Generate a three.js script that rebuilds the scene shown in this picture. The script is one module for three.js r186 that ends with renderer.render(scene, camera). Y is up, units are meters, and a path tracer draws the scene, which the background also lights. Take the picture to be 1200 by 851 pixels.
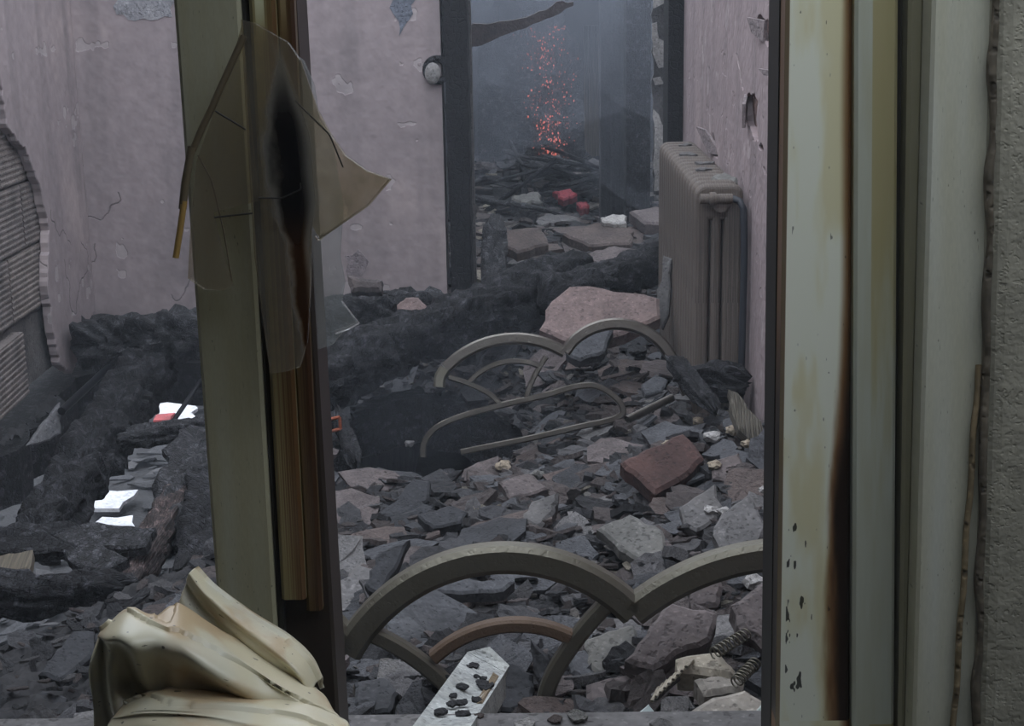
import * as THREE from 'three';
import { mergeGeometries } from 'three/addons/utils/BufferGeometryUtils.js';

// ------------------------------------------------------------------ camera, sky, exposure
const scene = new THREE.Scene();
const F = 1800, CX = 600, CY = 425.5;                       // focal length in pixels of the 1200 x 851 frame
const camera = new THREE.PerspectiveCamera(2 * Math.atan(CY / F) * 180 / Math.PI, 1200 / 851, 0.05, 100);
camera.rotation.order = 'YXZ';
camera.position.set(0, 1.5, 0);
camera.rotation.set(-14.05 * Math.PI / 180, 0.64 * Math.PI / 180, -0.95 * Math.PI / 180);
camera.updateMatrixWorld(true);
const renderer = new THREE.WebGLRenderer({ antialias: true });
renderer.toneMapping = THREE.LinearToneMapping;
renderer.toneMappingExposure = 2.85;
renderer.shadowMap.enabled = true;
const SKY = [0.9, 0.96, 1.06], SKY_LEVEL = 1.0;
{ // overcast sky: zenith brighter than the horizon, the same all round
  const w = 16, h = 64, d = new Float32Array(w * h * 4);
  for (let j = 0; j < h; j++) for (let i = 0; i < w; i++) {
    const el = ((j + 0.5) / h - 0.5) * Math.PI, s = Math.max(0, Math.sin(el));
    const l = SKY_LEVEL * (el < 0 ? 0.25 : (1 + 2 * s) / 2.2), k = (j * w + i) * 4;
    d[k] = SKY[0] * l; d[k + 1] = SKY[1] * l; d[k + 2] = SKY[2] * l; d[k + 3] = 1;
  }
  const t = new THREE.DataTexture(d, w, h, THREE.RGBAFormat, THREE.FloatType);
  t.mapping = THREE.EquirectangularReflectionMapping; t.magFilter = THREE.LinearFilter; t.needsUpdate = true;
  scene.background = t; scene.environment = t;
}
scene.fog = new THREE.FogExp2(new THREE.Color().setRGB(0.8, 0.88, 1.0), 0.0105);   // smoke hanging in the ruin

// ------------------------------------------------------------------ helpers
let seed = 12345;
const rnd = () => { seed = (seed * 1664525 + 1013904223) >>> 0; return seed / 4294967296; };
const rr = (a, b) => a + (b - a) * rnd();
const V = (x, y, z) => new THREE.Vector3(x, y, z);
const clamp = (x, a = 0, b = 1) => Math.min(b, Math.max(a, x));
const sst = (a, b, x) => { const t = clamp((x - a) / (b - a)); return t * t * (3 - 2 * t); };
function ray(px, py) { return V((px - CX) / F, (CY - py) / F, -1).applyQuaternion(camera.quaternion); }
function Z(px, py, d) { const r = ray(px, py); return r.multiplyScalar(-d / r.z).add(camera.position); }          // on the plane z = -d
function Yp(px, py, y) { const r = ray(px, py); return r.multiplyScalar((y - camera.position.y) / r.y).add(camera.position); }
function Xp(px, py, x) { const r = ray(px, py); return r.multiplyScalar(x / r.x).add(camera.position); }
function Pl(px, py, o, n) { const r = ray(px, py); return r.multiplyScalar(n.dot(o.clone().sub(camera.position)) / n.dot(r)).add(camera.position); }

const taken = {};
function numbered(n) { const k = taken[n] ?? 0; taken[n] = k + 1; return k ? n + '_' + String(k).padStart(3, '0') : n; }
function shadow(o) { o.traverse((c) => { if (c.isMesh) { c.castShadow = true; c.receiveShadow = true; } }); return o; }
function tag(o, label, category, group, kind) { if (label) o.userData.label = label; if (category) o.userData.category = category; if (group) o.userData.group = group; if (kind) o.userData.kind = kind; return o; }
function top(o, name, label, category, group, kind) { o.name = numbered(name); tag(o, label, category, group, kind); shadow(o); scene.add(o); return o; }
function grp(name, label, category, pos, group, kind) { const g = new THREE.Group(); if (pos) g.position.copy(pos); g.name = numbered(name); tag(g, label, category, group, kind); scene.add(g); g.updateMatrixWorld(true); return g; }
function part(parent, name, geo, mat, label) {                // geometry is given in world coordinates
  const m = new THREE.Mesh(geo, mat); m.name = name; m.castShadow = m.receiveShadow = true;
  parent.updateWorldMatrix(true, false);
  geo.applyMatrix4(parent.matrixWorld.clone().invert());
  parent.add(m); if (label) m.userData.label = label; return m;
}
function centred(geo, mat) {                                   // a mesh whose origin is at the base of its geometry
  geo.computeBoundingBox(); const b = geo.boundingBox, c = V((b.min.x + b.max.x) / 2, b.min.y, (b.min.z + b.max.z) / 2);
  geo.translate(-c.x, -c.y, -c.z); const m = new THREE.Mesh(geo, mat); m.position.copy(c); return m;
}
// uv in metres, taken from the two axes a face lies along
function muv(geo, s = 1) {
  const g = geo.index ? geo.toNonIndexed() : geo, p = g.attributes.position, uv = new Float32Array(p.count * 2), a = V(), b = V(), c = V(), n = V();
  for (let i = 0; i < p.count; i += 3) {
    a.fromBufferAttribute(p, i); b.fromBufferAttribute(p, i + 1); c.fromBufferAttribute(p, i + 2);
    n.copy(b).sub(a).cross(V().copy(c).sub(a)); const ax = Math.abs(n.x), ay = Math.abs(n.y), az = Math.abs(n.z);
    for (let k = 0; k < 3; k++) { const q = [a, b, c][k]; const [u, v] = ax > ay && ax > az ? [q.z, q.y] : ay > az ? [q.x, q.z] : [q.x, q.y]; uv[(i + k) * 2] = u * s; uv[(i + k) * 2 + 1] = v * s; }
  }
  g.setAttribute('uv', new THREE.BufferAttribute(uv, 2)); return g;
}
function box(x0, x1, y0, y1, z0, z1) { const g = new THREE.BoxGeometry(x1 - x0, y1 - y0, z1 - z0); g.translate((x0 + x1) / 2, (y0 + y1) / 2, (z0 + z1) / 2); return muv(g); }

// ------------------------------------------------------------------ noise and textures
const H = (x, y, s) => { let h = (x * 374761393 + y * 668265263 + s * 974634777) | 0; h = Math.imul(h ^ (h >>> 13), 1274126177); h ^= h >>> 16; return (h >>> 0) / 4294967296; };
function vn(x, y, per, s) {
  const x0 = Math.floor(x), y0 = Math.floor(y), fx = x - x0, fy = y - y0, u = fx * fx * (3 - 2 * fx), v = fy * fy * (3 - 2 * fy), m = (a) => ((a % per) + per) % per;
  const a = H(m(x0), m(y0), s), b = H(m(x0 + 1), m(y0), s), c = H(m(x0), m(y0 + 1), s), d = H(m(x0 + 1), m(y0 + 1), s);
  return a + (b - a) * u + (c - a) * v + (a - b - c + d) * u * v;
}
function fbm(u, v, per, oct, s, g = 0.5) { let t = 0, a = 1, w = 0, p = per; for (let o = 0; o < oct; o++) { t += a * vn(u * p, v * p, p, s + o); w += a; a *= g; p *= 2; } return t / w; }
function cell(u, v, per, s) {                                  // [distance to the border, id] of a jittered cell
  const x = u * per, y = v * per, x0 = Math.floor(x), y0 = Math.floor(y); let d1 = 9, d2 = 9, id = 0;
  for (let j = -1; j <= 1; j++) for (let i = -1; i <= 1; i++) {
    const cx = x0 + i, cy = y0 + j, mx = ((cx % per) + per) % per, my = ((cy % per) + per) % per;
    const d = Math.hypot(cx + 0.1 + 0.8 * H(mx, my, s) - x, cy + 0.1 + 0.8 * H(mx, my, s + 7) - y);
    if (d < d1) { d2 = d1; d1 = d; id = H(mx, my, s + 13); } else if (d < d2) d2 = d;
  }
  return [d2 - d1, id];
}
function tex(w, h, fn, srgb = true) {                          // fn(u, v) gives one number or [r, g, b] in 0..1 (as sRGB when srgb)
  const d = new Uint8Array(w * h * 4);
  for (let j = 0; j < h; j++) for (let i = 0; i < w; i++) {
    const c = fn((i + 0.5) / w, (j + 0.5) / h), k = (j * w + i) * 4, [r, g, b] = typeof c === 'number' ? [c, c, c] : c;
    d[k] = clamp(r) * 255; d[k + 1] = clamp(g) * 255; d[k + 2] = clamp(b) * 255; d[k + 3] = 255;
  }
  const t = new THREE.DataTexture(d, w, h); t.wrapS = t.wrapT = THREE.RepeatWrapping; t.magFilter = THREE.LinearFilter;
  if (srgb) t.colorSpace = THREE.SRGBColorSpace; t.needsUpdate = true; return t;
}
function rep(t, a, b = a) { const c = t.clone(); c.repeat.set(a, b); c.needsUpdate = true; return c; }
const mix3 = (a, b, t) => [a[0] + (b[0] - a[0]) * t, a[1] + (b[1] - a[1]) * t, a[2] + (b[2] - a[2]) * t];
const sc3 = (a, s) => [a[0] * s, a[1] * s, a[2] * s];
const M = (o) => new THREE.MeshStandardMaterial(o);
const MP = (o) => new THREE.MeshPhysicalMaterial(o);

const cracks = new Float32Array(1024 * 1024);
{ // a few wandering hair cracks
  for (let k = 0; k < 9; k++) { let x = H(k, 1, 5) * 1024, y = H(k, 2, 5) * 1024, a = H(k, 3, 5) * 6.28; const n = 120 + 380 * H(k, 4, 5); for (let i = 0; i < n; i++) { a += (H(k, i, 6) - 0.5) * 0.5 + (i % 40 === 0 ? (H(k, i, 8) - 0.5) * 1.8 : 0); x += Math.cos(a); y += Math.sin(a); const w = 0.6 + 0.7 * H(k, i >> 4, 9); for (let q = -2; q <= 2; q++) for (let p = -2; p <= 2; p++) { const ix = ((Math.floor(x) + p) % 1024 + 1024) % 1024, iy = ((Math.floor(y) + q) % 1024 + 1024) % 1024; cracks[iy * 1024 + ix] = Math.max(cracks[iy * 1024 + ix], clamp(w + 0.5 - Math.hypot(p, q))); } } }
}
const crackAt = (u, v) => cracks[Math.floor(v * 1024) % 1024 * 1024 + Math.floor(u * 1024) % 1024];
// plaster: mauve paint, brush-like vertical streaks, blotches, hair cracks, flaked spots
function plasterColour(base, pale, dark, s) {
  return (u, v) => {
    const big = fbm(u, v, 3, 5, s), streak = fbm(u * 6, v * 0.35, 4, 5, s + 20), fine = fbm(u, v, 60, 3, s + 40);
    let c = mix3(base, pale, sst(0.5, 0.75, big) * 0.8);
    c = mix3(c, dark, sst(0.52, 0.78, fbm(u, v, 5, 5, s + 60)) * 0.5 + sst(0.55, 0.8, streak) * 0.28);
    c = sc3(c, 1 - 0.28 * crackAt(u, v));
    if (fbm(u, v, 22, 4, s + 100) > 0.73) c = mix3(c, [0.72, 0.69, 0.69], 0.5);
    return sc3(c, 0.93 + 0.14 * fine);
  };
}
function plasterBump(s) {
  return (u, v) => {
    return 0.5 + 0.3 * (fbm(u, v, 14, 5, s) - 0.5) + 0.2 * (fbm(u, v, 90, 2, s + 5) - 0.5) - 0.3 * crackAt(u, v) - (fbm(u, v, 22, 4, s + 100) > 0.73 ? 0.2 : 0);
  };
}
const T = {
  plaster: tex(1024, 1024, plasterColour([0.605, 0.56, 0.565], [0.69, 0.635, 0.63], [0.47, 0.44, 0.445], 3)),
  plasterB: tex(1024, 1024, plasterBump(3), false),
  char: tex(512, 512, (u, v) => {
    const w = fbm(u, v, 8, 3, 5) * 0.1, [e, id] = cell(u + w, v + w, 13, 11), [e2] = cell(u + w, v, 40, 17), n = fbm(u, v, 24, 4, 2);
    const g = 0.12 + 0.08 * id + 0.12 * (n - 0.5) + 0.1 * sst(0.58, 0.74, n) + 0.1 * sst(0.6, 0.8, fbm(u, v, 90, 2, 8)); const k = e < 0.07 ? 0.55 : e2 < 0.08 ? 0.8 : 1;
    return [g * k * 0.98, g * k, g * k * 1.06];
  }),
  charB: tex(512, 512, (u, v) => { const w = fbm(u, v, 8, 3, 5) * 0.1, [e] = cell(u + w, v + w, 13, 11), [e2] = cell(u + w, v, 40, 17); return 0.25 + 0.45 * sst(0, 0.25, e) + 0.15 * sst(0, 0.25, e2) + 0.3 * (fbm(u, v, 30, 4, 2) - 0.5); }, false),
  stone: tex(512, 512, (u, v) => {                              // a neutral tone to be tinted by the material colour
    const n = fbm(u, v, 5, 6, 31), f = fbm(u, v, 50, 3, 37), p = fbm(u, v, 60, 3, 41), d = fbm(u, v, 9, 5, 45);
    let g = 0.74 + 0.34 * (n - 0.5) + 0.2 * (f - 0.5); g *= 1 - 0.22 * sst(0.66, 0.8, p); g *= 1 + 0.2 * sst(0.3, 0.22, p);
    return mix3([g, g, g * 1.01], [0.86, 0.85, 0.84], sst(0.52, 0.72, d) * 0.4);
  }),
  stoneB: tex(512, 512, (u, v) => 0.5 + 0.5 * (fbm(u, v, 9, 6, 31) - 0.5) + 0.2 * (fbm(u, v, 60, 2, 37) - 0.5) - 0.14 * sst(0.64, 0.76, fbm(u, v, 60, 3, 41)), false),
  wood: tex(512, 512, (u, v) => { const r = fbm(u * 12, v * 0.6, 6, 5, 51), f = fbm(u * 40, v, 6, 3, 55), g = 0.62 + 0.4 * (r - 0.5) + 0.2 * (f - 0.5); return [g, g * 0.98, g * 0.95]; }),
  woodB: tex(512, 512, (u, v) => fbm(u * 20, v * 0.6, 6, 5, 51), false),
};
const charMat = MP({ color: new THREE.Color(0.72, 0.7, 0.7), map: rep(T.char, 2.2), bumpMap: rep(T.charB, 4.4), bumpScale: 0.006, roughness: 0.8, specularIntensity: 0.5 });
const charBlack = MP({ color: new THREE.Color().setRGB(0.022, 0.022, 0.024), map: rep(T.stone, 2), bumpMap: rep(T.charB, 3), bumpScale: 0.004, roughness: 0.8, specularIntensity: 0.5 });
const charGrey = M({ color: new THREE.Color(1.15, 1.12, 1.12), map: rep(T.char, 3.1), bumpMap: rep(T.charB, 5.1), bumpScale: 0.006, roughness: 0.85 });
const charBrown = M({ color: new THREE.Color(2.3, 1.6, 1.35), map: rep(T.char, 3.1), bumpMap: rep(T.woodB, 3), bumpScale: 0.01, roughness: 0.85 });
const plasterMat = M({ map: rep(T.plaster, 0.5), bumpMap: rep(T.plasterB, 0.5), bumpScale: 0.008, roughness: 0.9 });
const stoneMat = (r, g, b, rough = 0.9, s = 2.2) => M({ color: new THREE.Color().setRGB(r, g, b), map: rep(T.stone, s), bumpMap: rep(T.stoneB, s), bumpScale: 0.008, roughness: rough });
const tones = {
  slate: stoneMat(0.112, 0.115, 0.124), slateDark: stoneMat(0.056, 0.058, 0.064), ash: stoneMat(0.215, 0.207, 0.202), mauve: stoneMat(0.195, 0.162, 0.156), brown: stoneMat(0.15, 0.115, 0.103),
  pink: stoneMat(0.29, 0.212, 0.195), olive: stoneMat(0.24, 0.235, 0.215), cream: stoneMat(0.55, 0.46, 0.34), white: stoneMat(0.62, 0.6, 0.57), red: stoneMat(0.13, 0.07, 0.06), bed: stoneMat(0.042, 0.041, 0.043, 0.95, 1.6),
};

// ------------------------------------------------------------------ the ruin's shell
const XL = -1.76, XR = 0.62, ZB = -6.1, ZF = -1.3, TOPY = 2.7;
function jag(pts, amp, step, s0, closed = true) {               // breaks the straight runs of an outline up
  const out = [], n = pts.length;
  for (let i = 0; i < (closed ? n : n - 1); i++) {
    const [ax, ay] = pts[i], [bx, by] = pts[(i + 1) % n], l = Math.hypot(bx - ax, by - ay), k = Math.max(1, Math.round(l / step));
    for (let j = 0; j < k; j++) { const t = j / k, e = j ? amp * (H(i, j, s0) - 0.5) * 2 : 0; out.push([ax + (bx - ax) * t - (by - ay) / l * e, ay + (by - ay) * t + (bx - ax) / l * e]); }
  }
  if (!closed) out.push(pts[n - 1]);
  return out;
}
const shapeOf = (pts) => new THREE.Shape(pts.map(([x, y]) => new THREE.Vector2(x, y)));
const holeA = jag([[-1.74, -3.35], [-1.3, -3.2], [-0.95, -3.45], [-0.82, -4.2], [-0.86, -5.0], [-0.9, -6.08], [-1.74, -6.08]], 0.05, 0.12, 5);
const holeB = jag([[-0.6, -4.2], [-0.35, -4.05], [-0.1, -4.3], [-0.02, -4.7], [-0.12, -5.2], [-0.4, -5.5], [-0.64, -5.3]], 0.04, 0.1, 9);
const inside = (x, z, poly) => { let c = false; for (let i = 0, j = poly.length - 1; i < poly.length; j = i++) { const [xi, zi] = poly[i], [xj, zj] = poly[j]; if (zi > z !== zj > z && x < (xj - xi) * (z - zi) / (zj - zi) + xi) c = !c; } return c; };
const edgeDist = (x, z, poly) => { let m = 9; for (let i = 0, j = poly.length - 1; i < poly.length; j = i++) { const [ax, az] = poly[j], [bx, bz] = poly[i], t = clamp(((x - ax) * (bx - ax) + (z - az) * (bz - az)) / ((bx - ax) ** 2 + (bz - az) ** 2 + 1e-9)); m = Math.min(m, Math.hypot(ax + (bx - ax) * t - x, az + (bz - az) * t - z)); } return inside(x, z, poly) ? -m : m; };
{
  const flip = (q) => q.map(([x, z]) => [x, -z]);
  const s = shapeOf(flip([[XL - 0.2, -1.1], [2.2, -1.1], [2.2, -10.6], [-0.55, -10.6], [-0.55, -6.25], [XL - 0.2, -6.12]]));
  for (const h of [holeA, holeB]) s.holes.push(new THREE.Path(flip(h).map(([x, z]) => new THREE.Vector2(x, z))));
  const g = new THREE.ExtrudeGeometry(s, { depth: 0.18, bevelEnabled: false }); g.rotateX(-Math.PI / 2); g.translate(0, -0.18, 0);
  top(new THREE.Mesh(muv(g), charMat), 'floor', 'charred timber floor with holes burnt through it', 'floor', null, 'structure');
  top(new THREE.Mesh(box(-4.5, 2.4, -1.35, -1.2, -12, -1), stoneMat(0.1, 0.098, 0.095)), 'floor_lower', 'ash covered floor of the storey below', 'floor', null, 'structure');
  const addedLowWall = (x0, x1, z0, z1, label) => top(new THREE.Mesh(box(x0, x1, -1.2, -0.18, z0, z1), plasterMat), 'wall_lower_added', label, 'wall', null, 'structure');  // unseen walls added to keep daylight out of the pit
  addedLowWall(-0.8, -0.65, -10.6, -1.3, 'added inner wall of the storey below that keeps the pit dark'); addedLowWall(2.05, 2.2, -10.6, -1.3, 'added unseen right wall of the storey below'); addedLowWall(-4.5, -4.35, -12, -1.3, 'added unseen left wall of the storey below'); addedLowWall(-0.65, 2.05, -10.6, -10.45, 'added unseen rear wall of the storey below');
}
const sideOf = (poly) => { let a = 0; poly.forEach(([x, y], i) => { const [u, v] = poly[(i + 1) % poly.length]; a += x * v - u * y; }); return a; };
// back wall: plaster to the left of the doorway, lintel, right return
const DL = Z(519, 150, -ZB).x, DLi = Z(548, 150, -ZB).x, DRi = Z(783, 150, -ZB).x;
{
  const g = grp('wall_back', 'mauve plastered back wall with cracked paint beside the burnt doorway', 'wall', null, null, 'structure');
  const bottom = jag([[XL - 0.2, 0.02], [-0.95, 0.03], [-0.7, 0.12], [DL, 0.05]], 0.02, 0.05, 21, false);
  const s = shapeOf([...bottom, [DL, TOPY], [XL - 0.2, TOPY]]);
  const gp = new THREE.ExtrudeGeometry(s, { depth: 0.2, bevelEnabled: false }); gp.translate(0, 0, ZB - 0.2);
  part(g, 'plaster', muv(gp), plasterMat);
  const patch = (px, mat, label) => { const w = px.map((q) => { const p = Z(...q, -ZB); return [p.x, p.y]; }); if (sideOf(w) < 0) w.reverse(); const gg = new THREE.ExtrudeGeometry(shapeOf(jag(w, 0.012, 0.03, 17)), { depth: 0.0025, bevelEnabled: false }); gg.translate(0, 0, ZB); part(g, 'patch', muv(gg), mat, label); };
  patch([[134, -30], [204, -30], [202, 20], [176, 24], [150, 23], [137, 17]], stoneMat(0.5, 0.5, 0.52), 'whitish patch of bare filler'); patch([[452, -30], [488, -30], [484, 16], [474, 30], [468, 42], [462, 18]], stoneMat(0.26, 0.29, 0.35), 'blue grey patch of older paint'); patch([[404, 300], [420, 292], [432, 306], [424, 324], [408, 326]], stoneMat(0.42, 0.36, 0.37), 'pale scuffed patch near the floor');
  part(g, 'lintel', box(DL, XR + 0.2, 2.1, TOPY, ZB - 0.2, ZB), plasterMat);
}
// plates with an outline given in a plane: extruded shape placed by a matrix
function plate(pts2, thick, place, bevel = 0) {                 // outline in the plane's own u, v; place maps (u, v, w) to the world
  const g = new THREE.ExtrudeGeometry(shapeOf(pts2), { depth: thick, bevelEnabled: bevel > 0, bevelSize: bevel, bevelThickness: bevel, bevelSegments: 1, bevelOffset: -bevel });
  muv(g); g.applyMatrix4(place); return g;
}
// left wall: hollow clay blocks behind a torn coat of plaster
{
  const g = grp('wall_left', 'grey plaster coat torn open over combed hollow clay blocks', 'wall', null, null, 'structure');
  const toW = new THREE.Matrix4().makeBasis(V(0, 0, 1), V(0, 1, 0), V(-1, 0, 0)).setPosition(XL, 0, 0);       // u = z, v = y, depth outwards
  const P = (px, py) => { const q = Xp(px, py, XL); return [q.z, q.y]; };
  const lower = jag([P(-40, 20), P(-8, 60), P(0, 95), P(8, 150), P(30, 176), P(48, 225), P(57, 270), P(55, 330), P(62, 390), P(70, 428), P(84, 438), P(97, 404), P(110, 365)], 0.007, 0.016, 33, false);
  lower.push([ZB, 0.25], [ZB, TOPY], [ZF - 0.1, TOPY], [ZF - 0.1, 2.4]);
  if (sideOf(lower) < 0) lower.reverse();
  part(g, 'plaster', plate(lower, 0.028, toW, 0.003), plasterMat);
  // blocks: each a ridged bar, laid in courses
  const clay = [stoneMat(0.36, 0.31, 0.28), stoneMat(0.31, 0.27, 0.25), stoneMat(0.39, 0.34, 0.3)];
  const H0 = 0.235, L0 = 0.42, prof = [[0, 0]];
  for (let k = 0; k < 11; k++) { const y = (k + 0.1) / 11 * (H0 - 0.01), y1 = (k + 0.72) / 11 * (H0 - 0.01); prof.push([0, y], [0.003, y + 0.003], [0.003, y1 - 0.003], [0, y1]); }
  prof.push([0, H0 - 0.01], [-0.16, H0 - 0.01], [-0.16, 0]);
  const bg = new THREE.ExtrudeGeometry(shapeOf(prof).clone(), { depth: L0 - 0.012, bevelEnabled: false }); muv(bg, 1.3);
  const lay = (z, y, k, tip = 0, out = 0) => { const m = new THREE.Mesh(bg, clay[k % 3]); m.name = 'block'; m.castShadow = m.receiveShadow = true; m.position.set(XL - 0.034 + out, y, z); m.rotation.x = tip; g.add(m); };
  for (let r = 0; r < 11; r++) for (let c = 0; c < 12; c++) { const z = ZF - 0.55 - c * L0 - (r % 2) * 0.2, y = 0.36 + r * H0; if (z < ZB - 0.05) continue;  lay(z, y, r * 3 + c * 5 + ((r * c) % 2)); }
  lay(-5.25, 0.1, 1, 0.03, 0.02); lay(-4.8, 0.1, 2, -0.02, 0.03); lay(-4.36, 0.09, 0, 0, 0.01); lay(-3.9, 0.1, 2); lay(-3.48, 0.1, 1);
  part(g, 'mortar', box(XL - 0.22, XL - 0.05, 0.1, TOPY, ZB, ZF - 0.1), stoneMat(0.2, 0.19, 0.18));
}
// right wall: plaster with broken patches showing brick
{
  const g = grp('wall_right', 'pinkish grey plastered wall with peeling cracks behind the radiator', 'wall', null, null, 'structure');
  const toW = new THREE.Matrix4().makeBasis(V(0, 0, -1), V(0, 1, 0), V(1, 0, 0)).setPosition(XR, 0, 0);
  const P = (px, py) => { const q = Xp(px, py, XR); return [-q.z, q.y]; };
  const outer = [[1.3, 0], [6.1, 0], [6.1, TOPY], [1.3, TOPY]], s = shapeOf(outer);
  const holes = [
    [[886, 20], [893, 18], [904, 26], [914, 45], [916, 62], [906, 58], [898, 52], [892, 40]],
    [[874, 112], [884, 108], [888, 118], [886, 140], [889, 165], [884, 166], [880, 152], [876, 142]],
    [[898, 80], [906, 84], [908, 92], [900, 90]], [[862, 60], [864, 62], [872, 105], [870, 106]], [[888, 168], [894, 170], [895, 176], [889, 174]],
    [[834, 150], [838, 165], [842, 185], [836, 183]], [[893, 190], [899, 206], [896, 205]], [[900, 182], [905, 184], [903, 190]],
  ].map((h) => jag(h.map((q) => P(...q)), 0.006, 0.02, 41));
  for (const h of holes) s.holes.push(new THREE.Path(h.map(([x, y]) => new THREE.Vector2(x, y))));
  const gp = new THREE.ExtrudeGeometry(s, { depth: 0.018, bevelEnabled: false }); muv(gp); gp.applyMatrix4(toW);
  part(g, 'plaster', gp, M({ map: rep(T.plaster, 0.55, 0.4), color: new THREE.Color(0.95, 0.9, 0.9), bumpMap: rep(T.plasterB, 0.6), bumpScale: 0.012, roughness: 0.9 }));
  part(g, 'brickwork', box(XR + 0.019, XR + 0.2, 0, TOPY, -6.3, -1.3), stoneMat(0.42, 0.27, 0.24));
  // curls of plaster standing off the wall
  const pc = stoneMat(0.36, 0.3, 0.3);
  const curl = (pts, lean, label) => { const w = pts.map((q) => P(...q)), c = w.reduce((a, q) => [a[0] + q[0] / w.length, a[1] + q[1] / w.length], [0, 0]); if (sideOf(w) < 0) w.reverse();
    const gg = plate(w.map(([x, y]) => [x - c[0], y - c[1]]), 0.008, new THREE.Matrix4().makeRotationY(lean), 0.001); gg.applyMatrix4(new THREE.Matrix4().makeTranslation(c[0], c[1], -0.014)); gg.applyMatrix4(toW); part(g, 'plaster_curl', gg, pc, label); };
  curl([[829, 148], [833, 152], [840, 182], [834, 180]], 0.2); curl([[874, 110], [880, 122], [879, 150], [875, 140]], -0.2); curl([[902, 80], [912, 84], [913, 90], [905, 88]], 0.2); curl([[888, 20], [897, 24], [896, 50], [890, 38]], 0.2);
}
// front wall round the window
{
  const g = grp('wall_front', 'rough rendered wall beside the window frame', 'wall', null, null, 'structure');
  const renderT = rep(tex(256, 256, (u, v) => { const g = 0.8 + 0.22 * (fbm(u, v, 4, 5, 811) - 0.5) + 0.12 * (fbm(u, v, 50, 2, 815) - 0.5); return [g, g, g]; }), 1.6);
  const render = M({ color: new THREE.Color().setRGB(0.44, 0.42, 0.33), map: renderT, bumpMap: rep(T.stoneB, 6), bumpScale: 0.0022, roughness: 0.95 });
  // right pier leans as in the picture: front face from a to b
  const a = Z(1167, 0, 1.056), b = Z(1146, 851, 1.056), at = (y) => 0.012 + a.x + (b.x - a.x) * (y - a.y) / (b.y - a.y);
  const pier = new THREE.ExtrudeGeometry(shapeOf([[at(0), 0], [2.2, 0], [2.2, 2.15], [at(2.15), 2.15]]), { depth: 0.25, bevelEnabled: true, bevelSize: 0.012, bevelThickness: 0.012, bevelSegments: 3 }); pier.translate(0, 0, -1.318);
  part(g, 'pier', muv(pier), render);
  part(g, 'pier_rear', box(0.45, 2.2, 0, 2.15, -1.35, -1.31), plasterMat);
  part(g, 'header', box(-1.9, 2.2, 1.95, 2.15, -1.33, -1.02), render);
  part(g, 'breast', box(-2.0, 2.2, -1.2, 0.74, -1.3, -1.02), render);
  part(g, 'side_pier', box(-2.0, -1.25, 0, 2.15, -1.33, -1.02), render);
}
// viewer's side: ground, then unseen porch walls and slotted roof added to shape daylight
{
  const render = stoneMat(0.3, 0.3, 0.27);
  top(new THREE.Mesh(box(-2.2, 2.4, -0.1, 0, -1.02, 2.2), stoneMat(0.16, 0.16, 0.15)), 'floor_porch', 'concrete floor under the added porch outside the window', 'floor', null, 'structure');
  top(new THREE.Mesh(box(-2.2, 2.4, 0, 1.95, 2.0, 2.2), render), 'wall_porch_added', 'added rendered wall behind the viewer that blocks low daylight', 'wall', null, 'structure');  // unseen wall added to block low daylight from behind
  top(new THREE.Mesh(box(-2.35, -2.2, 0, 1.95, -1.3, 2.2), render), 'wall_porch_added_left', 'added rendered left side wall that cuts daylight from the side', 'wall', null, 'structure'); top(new THREE.Mesh(box(2.4, 2.55, 0, 1.95, -1.3, 2.2), render), 'wall_porch_added_right', 'added rendered right side wall that cuts daylight from the side', 'wall', null, 'structure');  // unseen side walls added so the roof slot dominates the light
  // unseen roof added; its slot grades the light down the right frame
  const s = shapeOf([[-2.2, 1.02], [2.4, 1.02], [2.4, -2.2], [-2.2, -2.2]]); s.holes.push(new THREE.Path([[-0.12, 1.0], [1.3, 1.0], [1.3, 0.3], [-0.12, 0.3]].map((q) => new THREE.Vector2(...q))));
  const g = new THREE.ExtrudeGeometry(s, { depth: 0.1, bevelEnabled: false }); g.rotateX(-Math.PI / 2); g.translate(0, 1.95, 0);
  top(new THREE.Mesh(muv(g), render), 'ceiling', 'added unseen roof with a slot that lets light down the window', 'ceiling', null, 'structure');
}
const SILL = Z(600, 836, 1.33).y;
// ------------------------------------------------------------------ window: frame members given by their edges at the top and bottom of the view
const pvcTex = tex(512, 1024, (u, v) => { const b = fbm(u * 0.6, v, 5, 4, 71), s = fbm(u * 3, v * 3, 20, 2, 77); let c = mix3([0.78, 0.79, 0.71], [0.74, 0.71, 0.53], sst(0.42, 0.66, b));  return sc3(c, 0.95 + 0.1 * s); });
const pvcPlain = tex(256, 512, (u, v) => { const b = fbm(u, v, 4, 5, 91), s = fbm(u, v * 3, 50, 2, 97); let c = mix3([0.73, 0.74, 0.7], [0.68, 0.67, 0.58], b); if (fbm(u, v * 2, 60, 2, 99) > 0.9) c = sc3(c, 0.6); return sc3(c, 0.97 + 0.06 * s); });
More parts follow.
